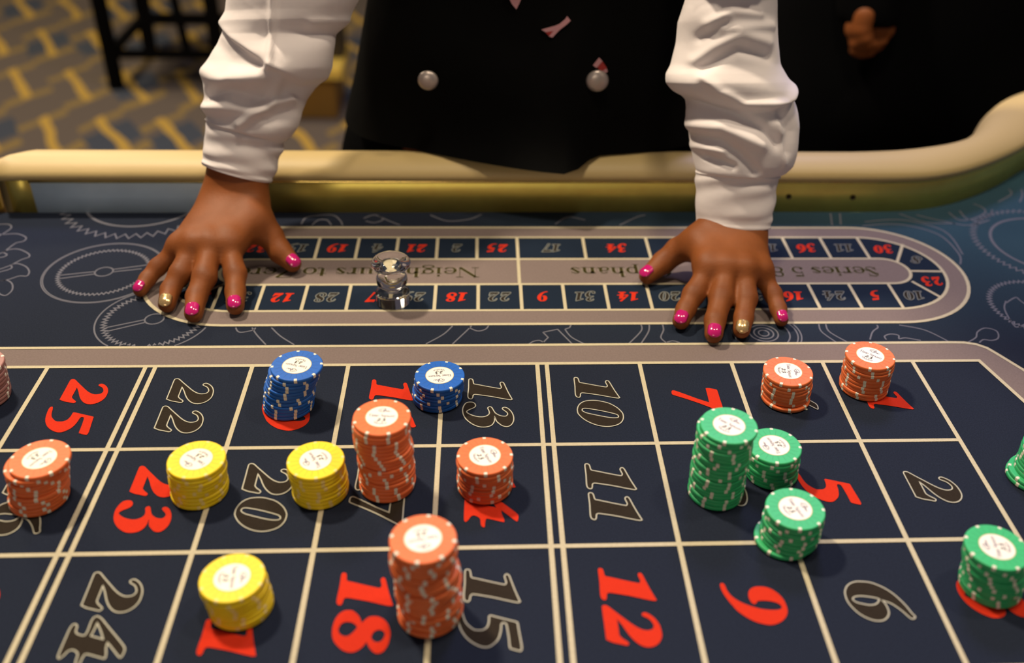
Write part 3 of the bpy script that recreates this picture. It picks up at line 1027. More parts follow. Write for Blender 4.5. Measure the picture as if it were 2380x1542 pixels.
def stack(colour, base, n, lean, ang, where, keys=None, rnd=.0005):
    """n chips piled at base (x, y); lean = shift of the top chip; keys = extra shifts {level from bottom: (dx, dy)} in mm"""
    keys = keys or {}
    for i in range(n):
        t = i / max(1, n - 1)
        dx, dy = lean[0] * t * 1e-3, lean[1] * t * 1e-3
        for (a, b), (sx_, sy_) in keys.items():
            if a <= i < b:
                dx += sx_ * 1e-3
                dy += sy_ * 1e-3
        top = i == n - 1
        if not top and i > 0:
            dx += random.uniform(-1, 1) * rnd
            dy += random.uniform(-1, 1) * rnd
        k = n - 1 - i
        if top:
            lb = '%s chip with white printed face, top of %s' % (colour, where)
        elif i == 0:
            lb = '%s chip on the felt, bottom of %s' % (colour, where)
        else:
            lb = '%s chip, %s from the top of %s' % (colour, ORD[k], where)
        c = bpy.data.objects.new('casino_chip', CHIP_ME[colour])
        COL.objects.link(c)
        rz = math.radians(ang - 90) if top else random.uniform(0, 6.28)
        if not top and random.random() < .35:
            rz = stack.last + random.uniform(-.06, .06)
        stack.last = rz
        c.location = (base[0] + dx, base[1] + dy, TZ + .00085 + i * PITCH_C)
        c.rotation_euler = (0, 0, rz)
        tag(c, lb, 'chip', 'chips of %s' % where)
        for q in range(8):
            child('edge_spot', SPOT_ME if colour != 'yellow' else SPOT_Y, c, (0, 0, 0), math.pi / 8 + q * math.pi / 4)
        if top:
            child('face_grooves', GROOVE_ME[colour], c)
            lab = child('label', LABEL_ME, c, (0, 0, TC - .00002))
            child('label_ring', RING_ME, lab)
            child('label_lettering', TEXT_ME, lab)
            child('label_number', NUM_ME, lab)


stack.last = 0.0
SPOT_Y = SPOT_ME.copy()
SPOT_Y.name = 'edge_spot_yellow'
my = mat('yellow_chip_edge_spot', (0.84, 0.66, 0.22), 0.5)
SPOT_Y.materials[0] = my

stack('blue', (-.5092, -.0525), 12, (8.8, -.5), -107, 'taller blue stack on red number 19', {(3, 8): (-1.2, 0), (11, 12): (1.2, 0)})
stack('blue', (-.3958, -.0450), 7, (2.3, -.6), -83, 'short blue stack beside number 13', {(1, 3): (-.4, 0)})
stack('orange', (-.4272, -.1419), 19, (-.1, -.4), 86, 'tall orange stack above number 17', {(1, 11): (.6, 0), (11, 12): (0, -.8), (12, 18): (-.7, 0)})
stack('orange', (-.3590, -.1450), 9, (.1, -.6), 24, 'orange stack on red number 14')
stack('orange', (-.3928, -.2556), 20, (-1.4, -.5), -75, 'nearest tall orange stack beside number 18', {(13, 16): (-1.2, 0), (14, 19): (0, 0.5), (1, 6): (.8, 0), (8, 12): (1.0, -.4)}, .0008)
stack('orange', (-.6616, -.1499), 11, (7.5, -.6), -27, 'leaning orange stack below number 25', {(9, 10): (-1.2, -.5), (10, 11): (1.6, 0), (0, 5): (.8, -.6), (5, 9): (-.2, .6)})
stack('yellow', (-.5544, -.1458), 9, (2.2, -.5), -125, 'yellow stack beside red number 23', {(3, 9): (-.7, .3), (0, 1): (-.5, -.3)})
stack('yellow', (-.4735, -.1475), 9, (.3, -.5), -149, 'yellow stack between numbers 20 and 17', {(0, 5): (1.0, 0)})
stack('yellow', (-.5067, -.2472), 8, (-2.1, -.4), 5, 'nearest yellow stack on number 21', {(1, 3): (.6, 0)})
stack('green', (-.1976, -.1542), 19, (.5, -.5), 47, 'tallest green stack', {(0, 11): (-.3, 0), (15, 17): (-.6, 0), (18, 19): (1.2, 0)}, .0006)
stack('green', (-.1535, -.1348), 8, (-1.4, -.3), -165, 'small green stack behind the tallest one', {(2, 4): (-.6, 0)})
stack('green', (-.1580, -.2004), 9, (.4, -.4), 17, 'green stack on lines below number 5', {(0, 1): (-3.2, 0), (1, 4): (.2, 0)})
stack('green', (-.0374, -.2428), 11, (-6.0, -.4), 174, 'green stack on number 3 near right edge', {(0, 2): (-.8, 0)})
stack('orange', (-.1204, -.0471), 8, (-2.2, -.3), -8, 'orange stack on number 4', {(0, 1): (-.8, -2.2), (1, 3): (.2, .4), (3, 8): (0.2, -.2)})
stack('orange', (-.0532, -.0358), 10, (-1.4, -.4), 49, 'farthest orange stack on red number 1', {(0, 2): (-.4, 0)})
pb = at(-36, 926)
stack('pink', (pb[0], pb[1]), 10, (3.0, 0), 100, 'dull pink stack at left photo edge')
gb_ = at(2402, 1112)
stack('green', (gb_[0], gb_[1]), 9, (1.0, 0), 60, 'green stack cut by right photo edge', {(2, 9): (3.5, 0), (0, 1): (-.6, 0)})

# ------------------------------------------------------------------ clear acrylic win marker
mp = [(.0138, 0), (.0150, .0008), (.0150, .0112), (.0138, .0122), (.0070, .0134), (.0060, .0150), (.0108, .0172), (.0134, .0205), (.0138, .0240), (.0128, .0275), (.0088, .0308),
      (.0066, .0325), (.0085, .0338), (.0150, .0366), (.0172, .0390), (.0168, .0418), (.0140, .0446), (.0095, .0458), (.004, .0460)]
mk_ = MB().lathe(spline([(a, b, i in (1, 2, 3)) for i, (a, b) in enumerate(mp)], 3, closed=False), 28).build('win_marker', MT['glass'])
mk_.location = (-.4405, .0945, TZ + .0009)
for p_ in mk_.data.polygons:
    p_.use_smooth = p_.center.z > .013 and len(p_.vertices) == 4
tag(mk_, 'clear acrylic win marker standing on the race track over number 29', 'marker')
# ------------------------------------------------------------------ implicit surfaces for bodies


def cone_d(P, a, b, ra, rb):
    a, b = np.array(a, np.float32), np.array(b, np.float32)
    ab = b - a
    L2 = float(ab @ ab) + 1e-12
    h = np.clip(((P - a) @ ab) / L2, 0, 1)
    d = P - a - h[..., None] * ab
    return np.sqrt((d * d).sum(-1)) - (ra + (rb - ra) * h)


def ell_d(P, c, r):
    q = (P - np.array(c, np.float32)) / np.array(r, np.float32)
    k = np.sqrt((q * q).sum(-1))
    return (k - 1) * min(r)


def smin(a, b, k):
    h = np.maximum(k - np.abs(a - b), 0) / k
    return np.minimum(a, b) - h * h * k * .25


def surface_net(fn, lo, hi, h):
    lo, hi = np.array(lo, float), np.array(hi, float)
    n = np.ceil((hi - lo) / h).astype(int) + 1
    ax = [lo[i] + h * np.arange(n[i]) for i in range(3)]
    F = np.empty(n, np.float32)
    for i0_ in range(0, n[0], 16):
        X, Y, Z = np.meshgrid(ax[0][i0_:i0_ + 16], ax[1], ax[2], indexing='ij')
        F[i0_:i0_ + 16] = fn(np.stack([X, Y, Z], -1).astype(np.float32))
    S = F < 0
    c = np.zeros(n - 1, int)
    for dx in (0, 1):
        for dy in (0, 1):
            for dz in (0, 1):
                c += S[dx:n[0] - 1 + dx, dy:n[1] - 1 + dy, dz:n[2] - 1 + dz]
    cells = np.argwhere((c > 0) & (c < 8))
    idx = -np.ones(n - 1, int)
    idx[tuple(cells.T)] = np.arange(len(cells))
    acc = np.zeros((len(cells), 3))
    cnt = np.zeros(len(cells))
    cor = [np.array(q) for q in ((0, 0, 0), (1, 0, 0), (0, 1, 0), (1, 1, 0), (0, 0, 1), (1, 0, 1), (0, 1, 1), (1, 1, 1))]
    for a, b in ((0, 1), (2, 3), (4, 5), (6, 7), (0, 2), (1, 3), (4, 6), (5, 7), (0, 4), (1, 5), (2, 6), (3, 7)):
        fa, fb = F[tuple((cells + cor[a]).T)], F[tuple((cells + cor[b]).T)]
        m = (fa < 0) != (fb < 0)
        t = np.where(m, fa / np.where(m, fa - fb, 1), 0)
        acc += np.where(m[:, None], cor[a] + t[:, None] * (cor[b] - cor[a]), 0)
        cnt += m
    V = lo + h * (cells + acc / cnt[:, None])
    Q = []
    for axis in range(3):
        u, v = (axis + 1) % 3, (axis + 2) % 3
        sl0 = [slice(1, -1)] * 3
        sl1 = [slice(1, -1)] * 3
        sl0[axis] = slice(0, n[axis] - 1)
        sl1[axis] = slice(1, n[axis])
        A, B = S[tuple(sl0)], S[tuple(sl1)]
        e = np.argwhere(A != B)
        if not len(e):
            continue
        off = np.array([1, 1, 1])
        off[axis] = 0
        g = e + off
        eu, ev = np.eye(3, dtype=int)[u], np.eye(3, dtype=int)[v]
        q = np.stack([idx[tuple((g - eu - ev).T)], idx[tuple((g - ev).T)], idx[tuple(g.T)], idx[tuple((g - eu).T)]], 1)
        flip = ~A[tuple(e.T)]
        q[flip] = q[flip][:, ::-1]
        Q.append(q)
    return V, np.concatenate(Q)


def relax(V, Q, it=2, lam=.5):
    V = V.copy()
    e = np.concatenate([Q[:, [0, 1]], Q[:, [1, 2]], Q[:, [2, 3]], Q[:, [3, 0]]])
    for _ in range(it):
        s = np.zeros_like(V)
        c = np.zeros(len(V))
        for a, b in ((0, 1), (1, 0)):
            np.add.at(s, e[:, a], V[e[:, b]])
            np.add.at(c, e[:, a], 1)
        V += lam * (s / np.maximum(c, 1)[:, None] - V)
    return V


def fast_mesh(name, V, Q, m, parent=None):
    me = bpy.data.meshes.new(name)
    me.from_pydata(V.tolist(), [], Q.tolist())
    me.polygons.foreach_set('use_smooth', [True] * len(me.polygons))
    me.materials.append(m)
    me.update()
    o = bpy.data.objects.new(name, me)
    COL.objects.link(o)
    o.parent = parent
    return o


FR = dict(index=(.0096, .0100, .0088, .0078), middle=(.0100, .0106, .0092, .0080), ring=(.0095, .0098, .0086, .0076),
          pinky=(.0088, .0084, .0074, .0064), thumb=(.0150, .0120, .0108, .0082))
ORDER = ('index', 'middle', 'ring', 'pinky', 'thumb')


def hand_field(J, wrist, elbow, side, mid):
    """J: joints per finger (MCP, PIP, DIP, tip); wrist, elbow points; side = unit vector across the wrist"""
    W_ = np.array(wrist)
    E_ = np.array(elbow)
    sd = np.array(side)
    wf = np.array(mid)

    def fn(P):
        d = cone_d(P, W_ + sd * .0125, wf + sd * .010, .0180, .0185)
        d = smin(d, cone_d(P, W_ - sd * .0125, wf - sd * .010, .0180, .0185), .02)
        d = smin(d, cone_d(P, wf, E_, .021, .026), .015)
        # metacarpals
        for i, k in enumerate(('index', 'middle', 'ring', 'pinky')):
            b = W_ + sd * (.014 - .0095 * i) * 1.0
            d = smin(d, cone_d(P, b, J[k][0], .0150, .0118 if k != 'pinky' else .0112), .0115)
            d = smin(d, cone_d(P, np.array(J[k][0]) + [0, .002, .0035], np.array(J[k][0]) + [0, -.002, .0030], .0096, .0090), .006)
        # web filling between neighbouring knuckles
        for a, b in (('index', 'middle'), ('middle', 'ring'), ('ring', 'pinky')):
            d = smin(d, cone_d(P, J[a][0], J[b][0], .0090, .0088), .008)
        # ball of the thumb and its web
        d = smin(d, cone_d(P, W_ + sd * .012, J['thumb'][0], .0145, .0148), .012)
        d = smin(d, cone_d(P, J['thumb'][0] * .6 + J['index'][0] * .4, J['index'][0] * .75 + J['thumb'][0] * .25, .010, .0095), .016)
        for k in ORDER:
            r = FR[k]
            p = J[k]
            f = cone_d(P, p[0], p[1], r[0], r[1])
            f = smin(f, cone_d(P, p[1], p[2], r[1], r[2]), .003)
            f = smin(f, cone_d(P, p[2], p[3], r[2], r[3]), .003)
            # slim the middle of each bone, keep the joints
            for a, b, q in ((0, 1, .0008), (1, 2, .0008)):
                mid = (p[a] + p[b]) / 2
                f = f + q * np.exp(-((P - mid) ** 2).sum(-1) / (2 * .007 ** 2))
            d = smin(d, f, .0045 if k != 'thumb' else .010)
        return d
    return fn


def nail(J, k, m, parent, tilt=None):
    p2, p3 = J[k][2], J[k][3]
    t = (p3 - p2) / np.linalg.norm(p3 - p2)
    upv = np.array([0, 0, 1.0]) if tilt is None else np.array(tilt, float)
    upv = upv - t * (upv @ t)
    upv /= np.linalg.norm(upv)
    s = np.cross(t, upv)
    r = FR[k][3]
    Ln, wd = (.0122, .74) if k != 'pinky' else (.0102, .74)
    v, f = [], []
    nu, nv_ = 9, 11
    for lay in (0, 1):
        for j in range(nv_):
            q = j / (nv_ - 1)
            l = -.0050 + Ln * q
            # half width outline: rounded both ends
            ww = wd * (1 - .5 * max(0, (.22 - q) / .22) ** 2 - .75 * max(0, (q - .66) / .34) ** 2)
            drop = .0034 * max(0, (q - .45) / .55) ** 2
            for i in range(nu):
                a = (i / (nu - 1) * 2 - 1) * ww
                rr = r + (.0011 if lay == 0 else .0002) - .0004 * (a / wd) ** 4
                v.append(p3 + t * l + upv * (rr * math.cos(a) - drop) + s * rr * 1.02 * math.sin(a))
    n = nu * nv_
    for j in range(nv_ - 1):
        for i in range(nu - 1):
            a = j * nu + i
            f.append((a, a + 1, a + nu + 1, a + nu))
            f.append((n + a, n + a + nu, n + a + nu + 1, n + a + 1))
    edge = [i for i in range(nu)] + [j * nu + nu - 1 for j in range(1, nv_)] + [(nv_ - 1) * nu + i for i in range(nu - 2, -1, -1)] + [j * nu for j in range(nv_ - 2, 0, -1)]
    for a, b in zip(edge, edge[1:] + edge[:1]):
        f.append((b, a, n + a, n + b))
    return mk('fingernail', v, f, m, parent, smooth=True)


# ------------------------------------------------------------------ the dealer
dealer = thing('person', 'dealer in a white shirt and black vest leaning on the table with both hands spread', 'person', (-.31, .45, 0))
DOFF = np.array([.31, -.45, TZ])           # table frame -> dealer frame


def joints(px):
    return {k: [at(*q) for q in v] for k, v in px.items()}


JL = joints(dict(index=[(532, 572, .034), (547, 637, .020), (547, 679, .012), (547, 712, .0085)], middle=[(489, 568, .037), (475, 645, .022), (457, 689, .013), (450, 729, .0085)],
                 ring=[(450, 570, .036), (418, 637, .021), (396, 674, .0125), (388, 707, .0082)], pinky=[(417, 577, .030), (366, 622, .017), (343, 649, .011), (326, 674, .0072)],
                 thumb=[(592, 512, .042), (628, 548, .029), (652, 586, .017), (680, 613, .0095)]))
JR = joints(dict(index=[(1648, 626, .034), (1612, 685, .020), (1594, 720, .0125), (1583, 746, .0085)], middle=[(1690, 622, .037), (1676, 694, .022), (1662, 745, .0135), (1659, 777, .0085)],
                 ring=[(1731, 626, .036), (1735, 694, .021), (1728, 740, .0125), (1724, 767, .0082)], pinky=[(1768, 633, .030), (1797, 685, .017), (1809, 718, .011), (1816, 743, .0072)],
                 thumb=[(1624, 564, .039), (1576, 582, .027), (1541, 611, .016), (1505, 641, .0095)]))
WL, WR = at(545, 470, .050), at(1703, 536, .047)
ARMK = .35


def arm_point(px, py, y0, z0):
    """point of the photo ray on the plane in which the forearm rises"""
    d = ray(px, py)
    t = (y0 + ARMK * (CAM[2] - z0) - CAM[1]) / (d[1] - ARMK * d[2])
    return CAM + d * t


EL = arm_point(676, 20, WL[1] + .004, .05)
ER = arm_point(1696, 20, WR[1] + .004, .05)
ML, MR = arm_point(560, 352, WL[1] + .004, .05), arm_point(1708, 445, WR[1] + .004, .05)


def side_vec(J, W_, E_):
    s = J['index'][0] - J['pinky'][0]
    a = (E_ - W_) / np.linalg.norm(E_ - W_)
    s = s - a * (s @ a)
    return s / np.linalg.norm(s)


body_V, body_Q, nb = [], [], 0


def add_body(V, Q):
    global nb
    body_V.append(V + DOFF)
    body_Q.append(Q + nb)
    nb += len(V)


for J, W_, E_, M_ in ((JL, WL, EL, ML), (JR, WR, ER, MR)):
    fn = hand_field(J, W_, E_, side_vec(J, W_, M_), M_)
    allp = np.array([p for k in J for p in J[k]] + [W_])
    lo = allp.min(0) - .028
    hi = allp.max(0) + .028
    hi[2] = .125
    hi[1] += .03
    V, Q = surface_net(lambda P: np.maximum(fn(P), .0006 - P[..., 2]), lo, hi, .0015)
    add_body(relax(V, Q, 2, .5), Q)
SHL, SHR = np.array([-.52, .40, .50]), np.array([-.10, .40, .50])
HEADC = np.array([-.31, .27, .74])


def torso_field(P):
    d = ell_d(P, (-.31, .44, .05), (.175, .105, .20))
    d = smin(d, ell_d(P, (-.31, .42, .34), (.18, .105, .22)), .08)
    d = smin(d, cone_d(P, SHL, SHR, .058, .058), .05)
    for s, e, w_ in ((SHL, EL, ML), (SHR, ER, MR)):
        d = smin(d, cone_d(P, s, e, .040, .026), .03)
        d = smin(d, cone_d(P, e, w_, .026, .0195), .02)
    d = smin(d, cone_d(P, (-.31, .38, .50), (-.31, .31, .64), .055, .05), .03)
    h = ell_d(P, HEADC, (.074, .092, .112))
    h = smin(h, ell_d(P, HEADC + [0, -.035, -.06], (.052, .055, .055)), .03)
    h = smin(h, cone_d(P, HEADC + [0, -.088, .01], HEADC + [0, -.106, -.024], .009, .015), .014)
    for s in (-1, 1):
        h = smin(h, ell_d(P, HEADC + [s * .074, .008, -.01], (.009, .017, .030)), .008)
        h = np.maximum(h, -ell_d(P, HEADC + [s * .031, -.093, .012], (.016, .011, .010)))
    h = smin(h, ell_d(P, HEADC + [0, -.090, -.058], (.024, .010, .010)), .006)
    d = smin(d, h, .025)
    d = smin(d, cone_d(P, (-.39, .46, -.10), (-.40, .47, -.66), .085, .05), .05)
    d = smin(d, cone_d(P, (-.23, .46, -.10), (-.22, .47, -.66), .085, .05), .05)
    return d


V, Q = surface_net(torso_field, (-.68, .10, -.72), (.06, .62, .90), .0085)
add_body(relax(V, Q, 2, .4), Q)
body = fast_mesh('body', np.concatenate(body_V), np.concatenate(body_Q), MT['skin'], dealer)
# darker pigment over the knuckles
BV = np.concatenate(body_V) - DOFF
pg = np.zeros(len(BV))
for J in (JL, JR):
    for k in ORDER:
        for n_, (r_, a_) in enumerate(((.0085, .30), (.0065, .50), (.0045, .35))):
            q_ = J[k][n_] + np.array([0, -.003, FR[k][n_] * .9])
            pg = np.maximum(pg, a_ * np.exp(-((BV - q_) ** 2).sum(1) / (2 * (r_ * .75) ** 2)))
att = body.data.attributes.new('pigment', 'FLOAT', 'POINT')
att.data.foreach_set('value', pg.astype(np.float32))


def to_dealer(o):
    for v in o.data.vertices:
        v.co = v.co + Vector(DOFF)
    return o


for J, tl_ in ((JL, (.35, -.55, .75)), (JR, (-.45, -.35, .80))):
    for k in ORDER:
        o = to_dealer(nail(J, k, MT['glit' if k == 'ring' else 'nail'], dealer, tl_ if k == 'thumb' else (0, -.10, 1)))
        o['label'] = ('gold glitter %s fingernail' if k == 'ring' else 'glossy pink %s fingernail') % k
for s in (-1, 1):
    c = HEADC + [s * .031, -.0735, .012]
    e = MB().lathe([(0.0118 * math.sin(math.pi * i / 8) + 1e-4, -.0118 * math.cos(math.pi * i / 8)) for i in range(9)], 16, c)
    eo = to_dealer(e.build('eye', MT['eye'], dealer, smooth=True))
    io = MB()
    io.add([tuple(c + [.0055 * math.cos(2 * math.pi * k / 16), -.0108, .0055 * math.sin(2 * math.pi * k / 16)]) for k in range(16)] + [tuple(c + [0, -.0122, 0])],
           [(k, (k + 1) % 16, 16) for k in range(16)])
    to_dealer(io.build('iris', MT['hair'], eo))
V, Q = surface_net(lambda P: np.maximum(ell_d(P, HEADC + [0, .012, .02], (.088, .100, .112)), -(P[..., 1] - HEADC[1] + .062 + .4 * np.minimum(P[..., 2] - HEADC[2] - .05, 0) * -1)),
                   HEADC - .14, HEADC + .15, .007)
fast_mesh('hair', V + DOFF, Q, MT['hair'], dealer)


# sleeves: rings through silhouette rows (left x, left y, right x, right y)
def seg_dist(px, py, line):
    """signed distance to a polyline in photo pixels (+ above), and distance"""
    best = np.full(px.shape, 1e9)
    sg = np.zeros(px.shape)
    for (x0, y0), (x1, y1) in zip(line[:-1], line[1:]):
        dx, dy = x1 - x0, y1 - y0
        L = math.hypot(dx, dy)
        t = np.clip(((px - x0) * dx + (py - y0) * dy) / (L * L), 0, 1)
        qx, qy = px - x0 - t * dx, py - y0 - t * dy
        d = np.hypot(qx, qy)
        s = (qx * dy - qy * dx) / L
        m = d < best
        best = np.where(m, d, best)
        sg = np.where(m, s, sg)
    return np.where(sg >= 0, best, -best), best


def sleeve(rows, y0, z0, folds, name, m, parent, nr=170, seg=176, thick=.82, noise=.0009, inner=0.0, seed=0, close=True):
    rows = np.array(rows, float)
    t = np.linspace(0, len(rows) - 1, nr)
    R = np.stack([np.interp(t, np.arange(len(rows)), rows[:, k]) for k in range(4)], 1)
    ker = np.ones(9) / 9
    for k in range(4):
        pad_ = np.concatenate([np.full(4, R[0, k]), R[:, k], np.full(4, R[-1, k])])
        lin = pad_[4:-4]
        R[:, k] = .5 * np.convolve(pad_, ker, 'valid') + .5 * lin
        R[0, k], R[-1, k] = rows[0, k], rows[-1, k]
    PL = np.array([arm_point(r[0], r[1], y0, z0) for r in R])
    PR = np.array([arm_point(r[2], r[3], y0, z0) for r in R])
    Cn = (PL + PR) / 2
    A = (PR - PL) / 2
    tg = np.gradient(Cn, axis=0)
    tg /= np.linalg.norm(tg, axis=1)[:, None]
    B = np.cross(A, tg)
    B = B / np.linalg.norm(B, axis=1)[:, None] * np.linalg.norm(A, axis=1)[:, None] * thick
    B = np.where((B[:, 1] > 0)[:, None], -B, B)         # towards the viewer
    ph = np.linspace(-math.pi, math.pi, seg, endpoint=False)
    S, Cc = np.sin(ph), np.cos(ph)
    pts = Cn[:, None] + A[:, None] * S[None, :, None] + B[:, None] * Cc[None, :, None]
    nrm = A[:, None] * S[None, :, None] / (np.linalg.norm(A, axis=1) ** 2)[:, None, None] + B[:, None] * Cc[None, :, None] / (np.linalg.norm(B, axis=1) ** 2)[:, None, None]
    nrm /= np.linalg.norm(nrm, axis=2)[..., None]
    u = .5 + .5 * S[None]
    PX = R[:, 0:1] + (R[:, 2:3] - R[:, 0:1]) * u
    PY = R[:, 1:2] + (R[:, 3:4] - R[:, 1:2]) * u
    D = np.zeros(PX.shape)
    frontw = np.clip(Cc + .35, 0, 1)[None] ** .5
    for kind, line, a, w1, w2 in folds:
        sd_, ad = seg_dist(PX, PY, line)
        if kind == 'ledge':
            up_ = np.exp(-np.maximum(sd_, 0) / w1)
            dn = -np.exp(-np.maximum(-sd_, 0) / w2)
            blend = 1 / (1 + np.exp(-sd_ / 2.2))
            fade = np.exp(-np.maximum(ad - 90, 0) / 20)
            D += a * (up_ * blend + dn * (1 - blend)) * fade * frontw
        else:
            D += 1.15 * a * np.exp(-(ad / w1) ** 2) * frontw
    rng = np.random.RandomState(seed)
    zz = np.linspace(0, 1, nr)[:, None]
    for _ in range(7):
        D += noise * rng.uniform(.3, 1) * np.sin(zz * rng.uniform(8, 26) + ph[None] * rng.randint(-3, 4) + rng.uniform(0, 6))
    edge = np.minimum(np.minimum(np.arange(nr), np.arange(nr)[::-1])[:, None] / 4.0, 1)
    pts = pts + nrm * (D * edge)[..., None]
    V = pts.reshape(-1, 3)
    f = []
    i, j = np.meshgrid(np.arange(nr - 1), np.arange(seg), indexing='ij')
    j2 = (j + 1) % seg
    Q = np.stack([i * seg + j, (i + 1) * seg + j, (i + 1) * seg + j2, i * seg + j2], -1).reshape(-1, 4)
    # turned-in edges so the cloth has thickness
    Vx, Qx, n = [V], [Q], len(V)
    for ring, sgn in ((0, 1), (nr - 1, -1)):
        base = ring * seg
        prev = np.arange(base, base + seg)
        for sc, dz in ((.965, 0.0), (.93, .012)):
            cen = Cn[ring]
            nv = cen + (pts[ring] - cen) * sc - (tg[ring] * dz * (1 if ring else -1))
            Vx.append(nv)
            cur = np.arange(n, n + seg)
            n += seg
            q = np.stack([prev, cur, np.roll(cur, -1), np.roll(prev, -1)], 1)
            Qx.append(q if ring else q[:, ::-1])
            prev = cur
    return fast_mesh(name, np.concatenate(Vx) + DOFF, np.concatenate(Qx), m, parent)


rows_L = [(478, 276, 664, 330), (482, 270, 676, 318), (481, 262, 690, 296), (479, 250, 699, 268), (476, 226, 712, 232), (473, 200, 735, 204), (473, 180, 757, 184), (477, 160, 771, 158),
          (494, 122, 775, 120), (506, 98, 777, 98), (513, 80, 779, 80), (516, 66, 796, 64), (518, 50, 812, 48), (530, 28, 821, 26), (531, 0, 834, 0), (531, -40, 850, -40), (532, -110, 862, -110), (540, -200, 868, -200)]
folds_L = [('ledge', [(516, 57), (560, 95), (650, 155), (718, 195), (756, 189)], .0042, 45, 30),
           ('ridge', [(662, -20), (647, 155)], .0042, 8, 0), ('ridge', [(647, 155), (672, 180), (640, 250)], .0028, 12, 0),
           ('ridge', [(485, 165), (545, 186), (630, 178)], .0050, 20, 0), ('ridge', [(500, 222), (560, 204), (632, 226)], -.0055, 15, 0),
           ('ridge', [(480, 248), (560, 250), (620, 256)], .0035, 14, 0),
           ('ridge', [(575, 285), (640, 240), (690, 228)], .0045, 11, 0), ('ridge', [(640, 275), (690, 255)], -.003, 12, 0),
           ('ridge', [(520, 110), (560, 140), (620, 150)], -.0025, 18, 0), ('ridge', [(740, 60), (810, 55)], .003, 12, 0)]
rows_R = [(1617, 402, 1812, 412), (1614, 392, 1826, 404), (1613, 376, 1840, 386), (1609, 352, 1848, 356), (1602, 328, 1852, 328), (1597, 300, 1854, 294), (1594, 262, 1848, 260), (1592, 232, 1840, 230),
          (1568, 212, 1837, 210), (1554, 192, 1832, 190), (1556, 172, 1820, 168), (1566, 152, 1810, 150), (1573, 100, 1808, 100), (1571, 50, 1807, 50), (1580, 22, 1804, 22), (1590, 0, 1802, 0), (1596, -60, 1800, -60), (1600, -140, 1798, -140), (1600, -200, 1796, -200)]
folds_R = [('ledge', [(1550, 206), (1580, 220), (1640, 243), (1700, 250), (1770, 250), (1812, 232), (1838, 196)], .0030, 40, 26),
           ('ridge', [(1618, 180), (1650, 213), (1705, 238), (1800, 238), (1832, 200)], .0042, 11, 0),
           ('ridge', [(1590, 232), (1680, 262), (1740, 290), (1782, 325)], -.0062, 15, 0), ('ridge', [(1592, 290), (1660, 290), (1740, 330)], .0040, 15, 0),
           ('ridge', [(1600, 314), (1650, 320), (1692, 347), (1730, 386)], -.0050, 11, 0), ('ridge', [(1610, 340), (1660, 345)], .0025, 9, 0), ('ridge', [(1630, 360), (1682, 377)], -.0035, 8, 0),
           ('ridge', [(1796, 262), (1814, 300), (1806, 345)], -.0040, 14, 0), ('ridge', [(1784, 285), (1794, 330), (1802, 375)], .0025, 7, 0),
           ('ridge', [(1600, 142), (1640, 112), (1700, 84), (1765, 100)], .0030, 14, 0), ('ridge', [(1612, 158), (1690, 112), (1765, 134)], -.0035, 13, 0),
           ('ridge', [(1630, 60), (1680, 30), (1740, 36)], .0030, 13, 0), ('ridge', [(1610, 90), (1660, 60)], -.0025, 12, 0), ('ridge', [(1660, 70), (1780, 62)], .002, 10, 0)]
for rows, folds, W_, cuffrows, lab, sd0 in (
        (rows_L, folds_L, WL, [(470, 378, 631, 424), (472, 366, 636, 413), (474, 350, 644, 392), (477, 318, 652, 360), (480, 290, 660, 338), (484, 272, 662, 322)], 'white sleeve on the left of the photo, in cool light', 3),
        (rows_R, folds_R, WR, [(1619, 523, 1790, 528), (1618, 510, 1792, 515), (1618, 490, 1795, 494), (1618, 450, 1800, 455), (1617, 420, 1806, 428), (1617, 398, 1808, 408)], 'white sleeve on the right of the photo', 8)):
    s = sleeve(rows, W_[1] + .004, .05, folds, 'shirt_sleeve', MT['shirt'], dealer, seed=sd0)
    s['label'] = lab
    sleeve(cuffrows, W_[1] + .004, .05, [('ledge', [(cuffrows[1][0] - 5, cuffrows[1][1] - 1), (cuffrows[1][2] + 5, cuffrows[1][3] - 1)], .0006, 6, 6)], 'shirt_cuff', MT['shirt'], s, nr=40, seg=96, thick=.80, noise=.0004, seed=sd0 + 1)

# vest: rings of an egg-shaped section; its hem lies on the padded rail with a point near the middle
hem_x = [-.70, -.56, -.518, -.431, -.391, -.348, -.306, -.280, -.267, -.253, -.238, -.147, .1]
hem_y = [.330, .310, .284, .280, .268, .255, .243, .238, .246, .270, .283, .288, .33]


def vest_surface(zs, a_of, front_of, back_of, xc_of, seg=120):
    V = []
    for z in zs:
        for k in range(seg):
            a = 2 * math.pi * k / seg
            xx_ = math.sin(a)
            cx_, ax_ = xc_of(z), a_of(z)
            x = cx_ + ax_ * np.sign(xx_) * abs(xx_) ** .8
            if math.cos(a) > 0:
                fy = front_of(x, z)
                mid = (front_of(cx_, z) + back_of(z)) / 2 + .02
                y = mid + (fy - mid) * abs(math.cos(a)) ** .55
            else:
                mid = (front_of(cx_, z) + back_of(z)) / 2 + .02
                y = mid + (back_of(z) - mid) * abs(math.cos(a)) ** .8
            V.append((x, y, z))
    Q = [(i * seg + k, i * seg + (k + 1) % seg, (i + 1) * seg + (k + 1) % seg, (i + 1) * seg + k) for i in range(len(zs) - 1) for k in range(seg)]
    return np.array(V), np.array(Q)


def vfront(x, z):
    h = float(np.interp(x, hem_x, hem_y))
    far = .292 + .10 * max(0, z - .3) - .012 * math.exp(-((z - .13) / .07) ** 2)
    k = math.exp(-max(0, z - .0585) / .035)
    fold = .004 * math.sin(14 * x + 22 * z) * math.exp(-((z - .12) / .08) ** 2)
    return h * k + far * (1 - k) + fold


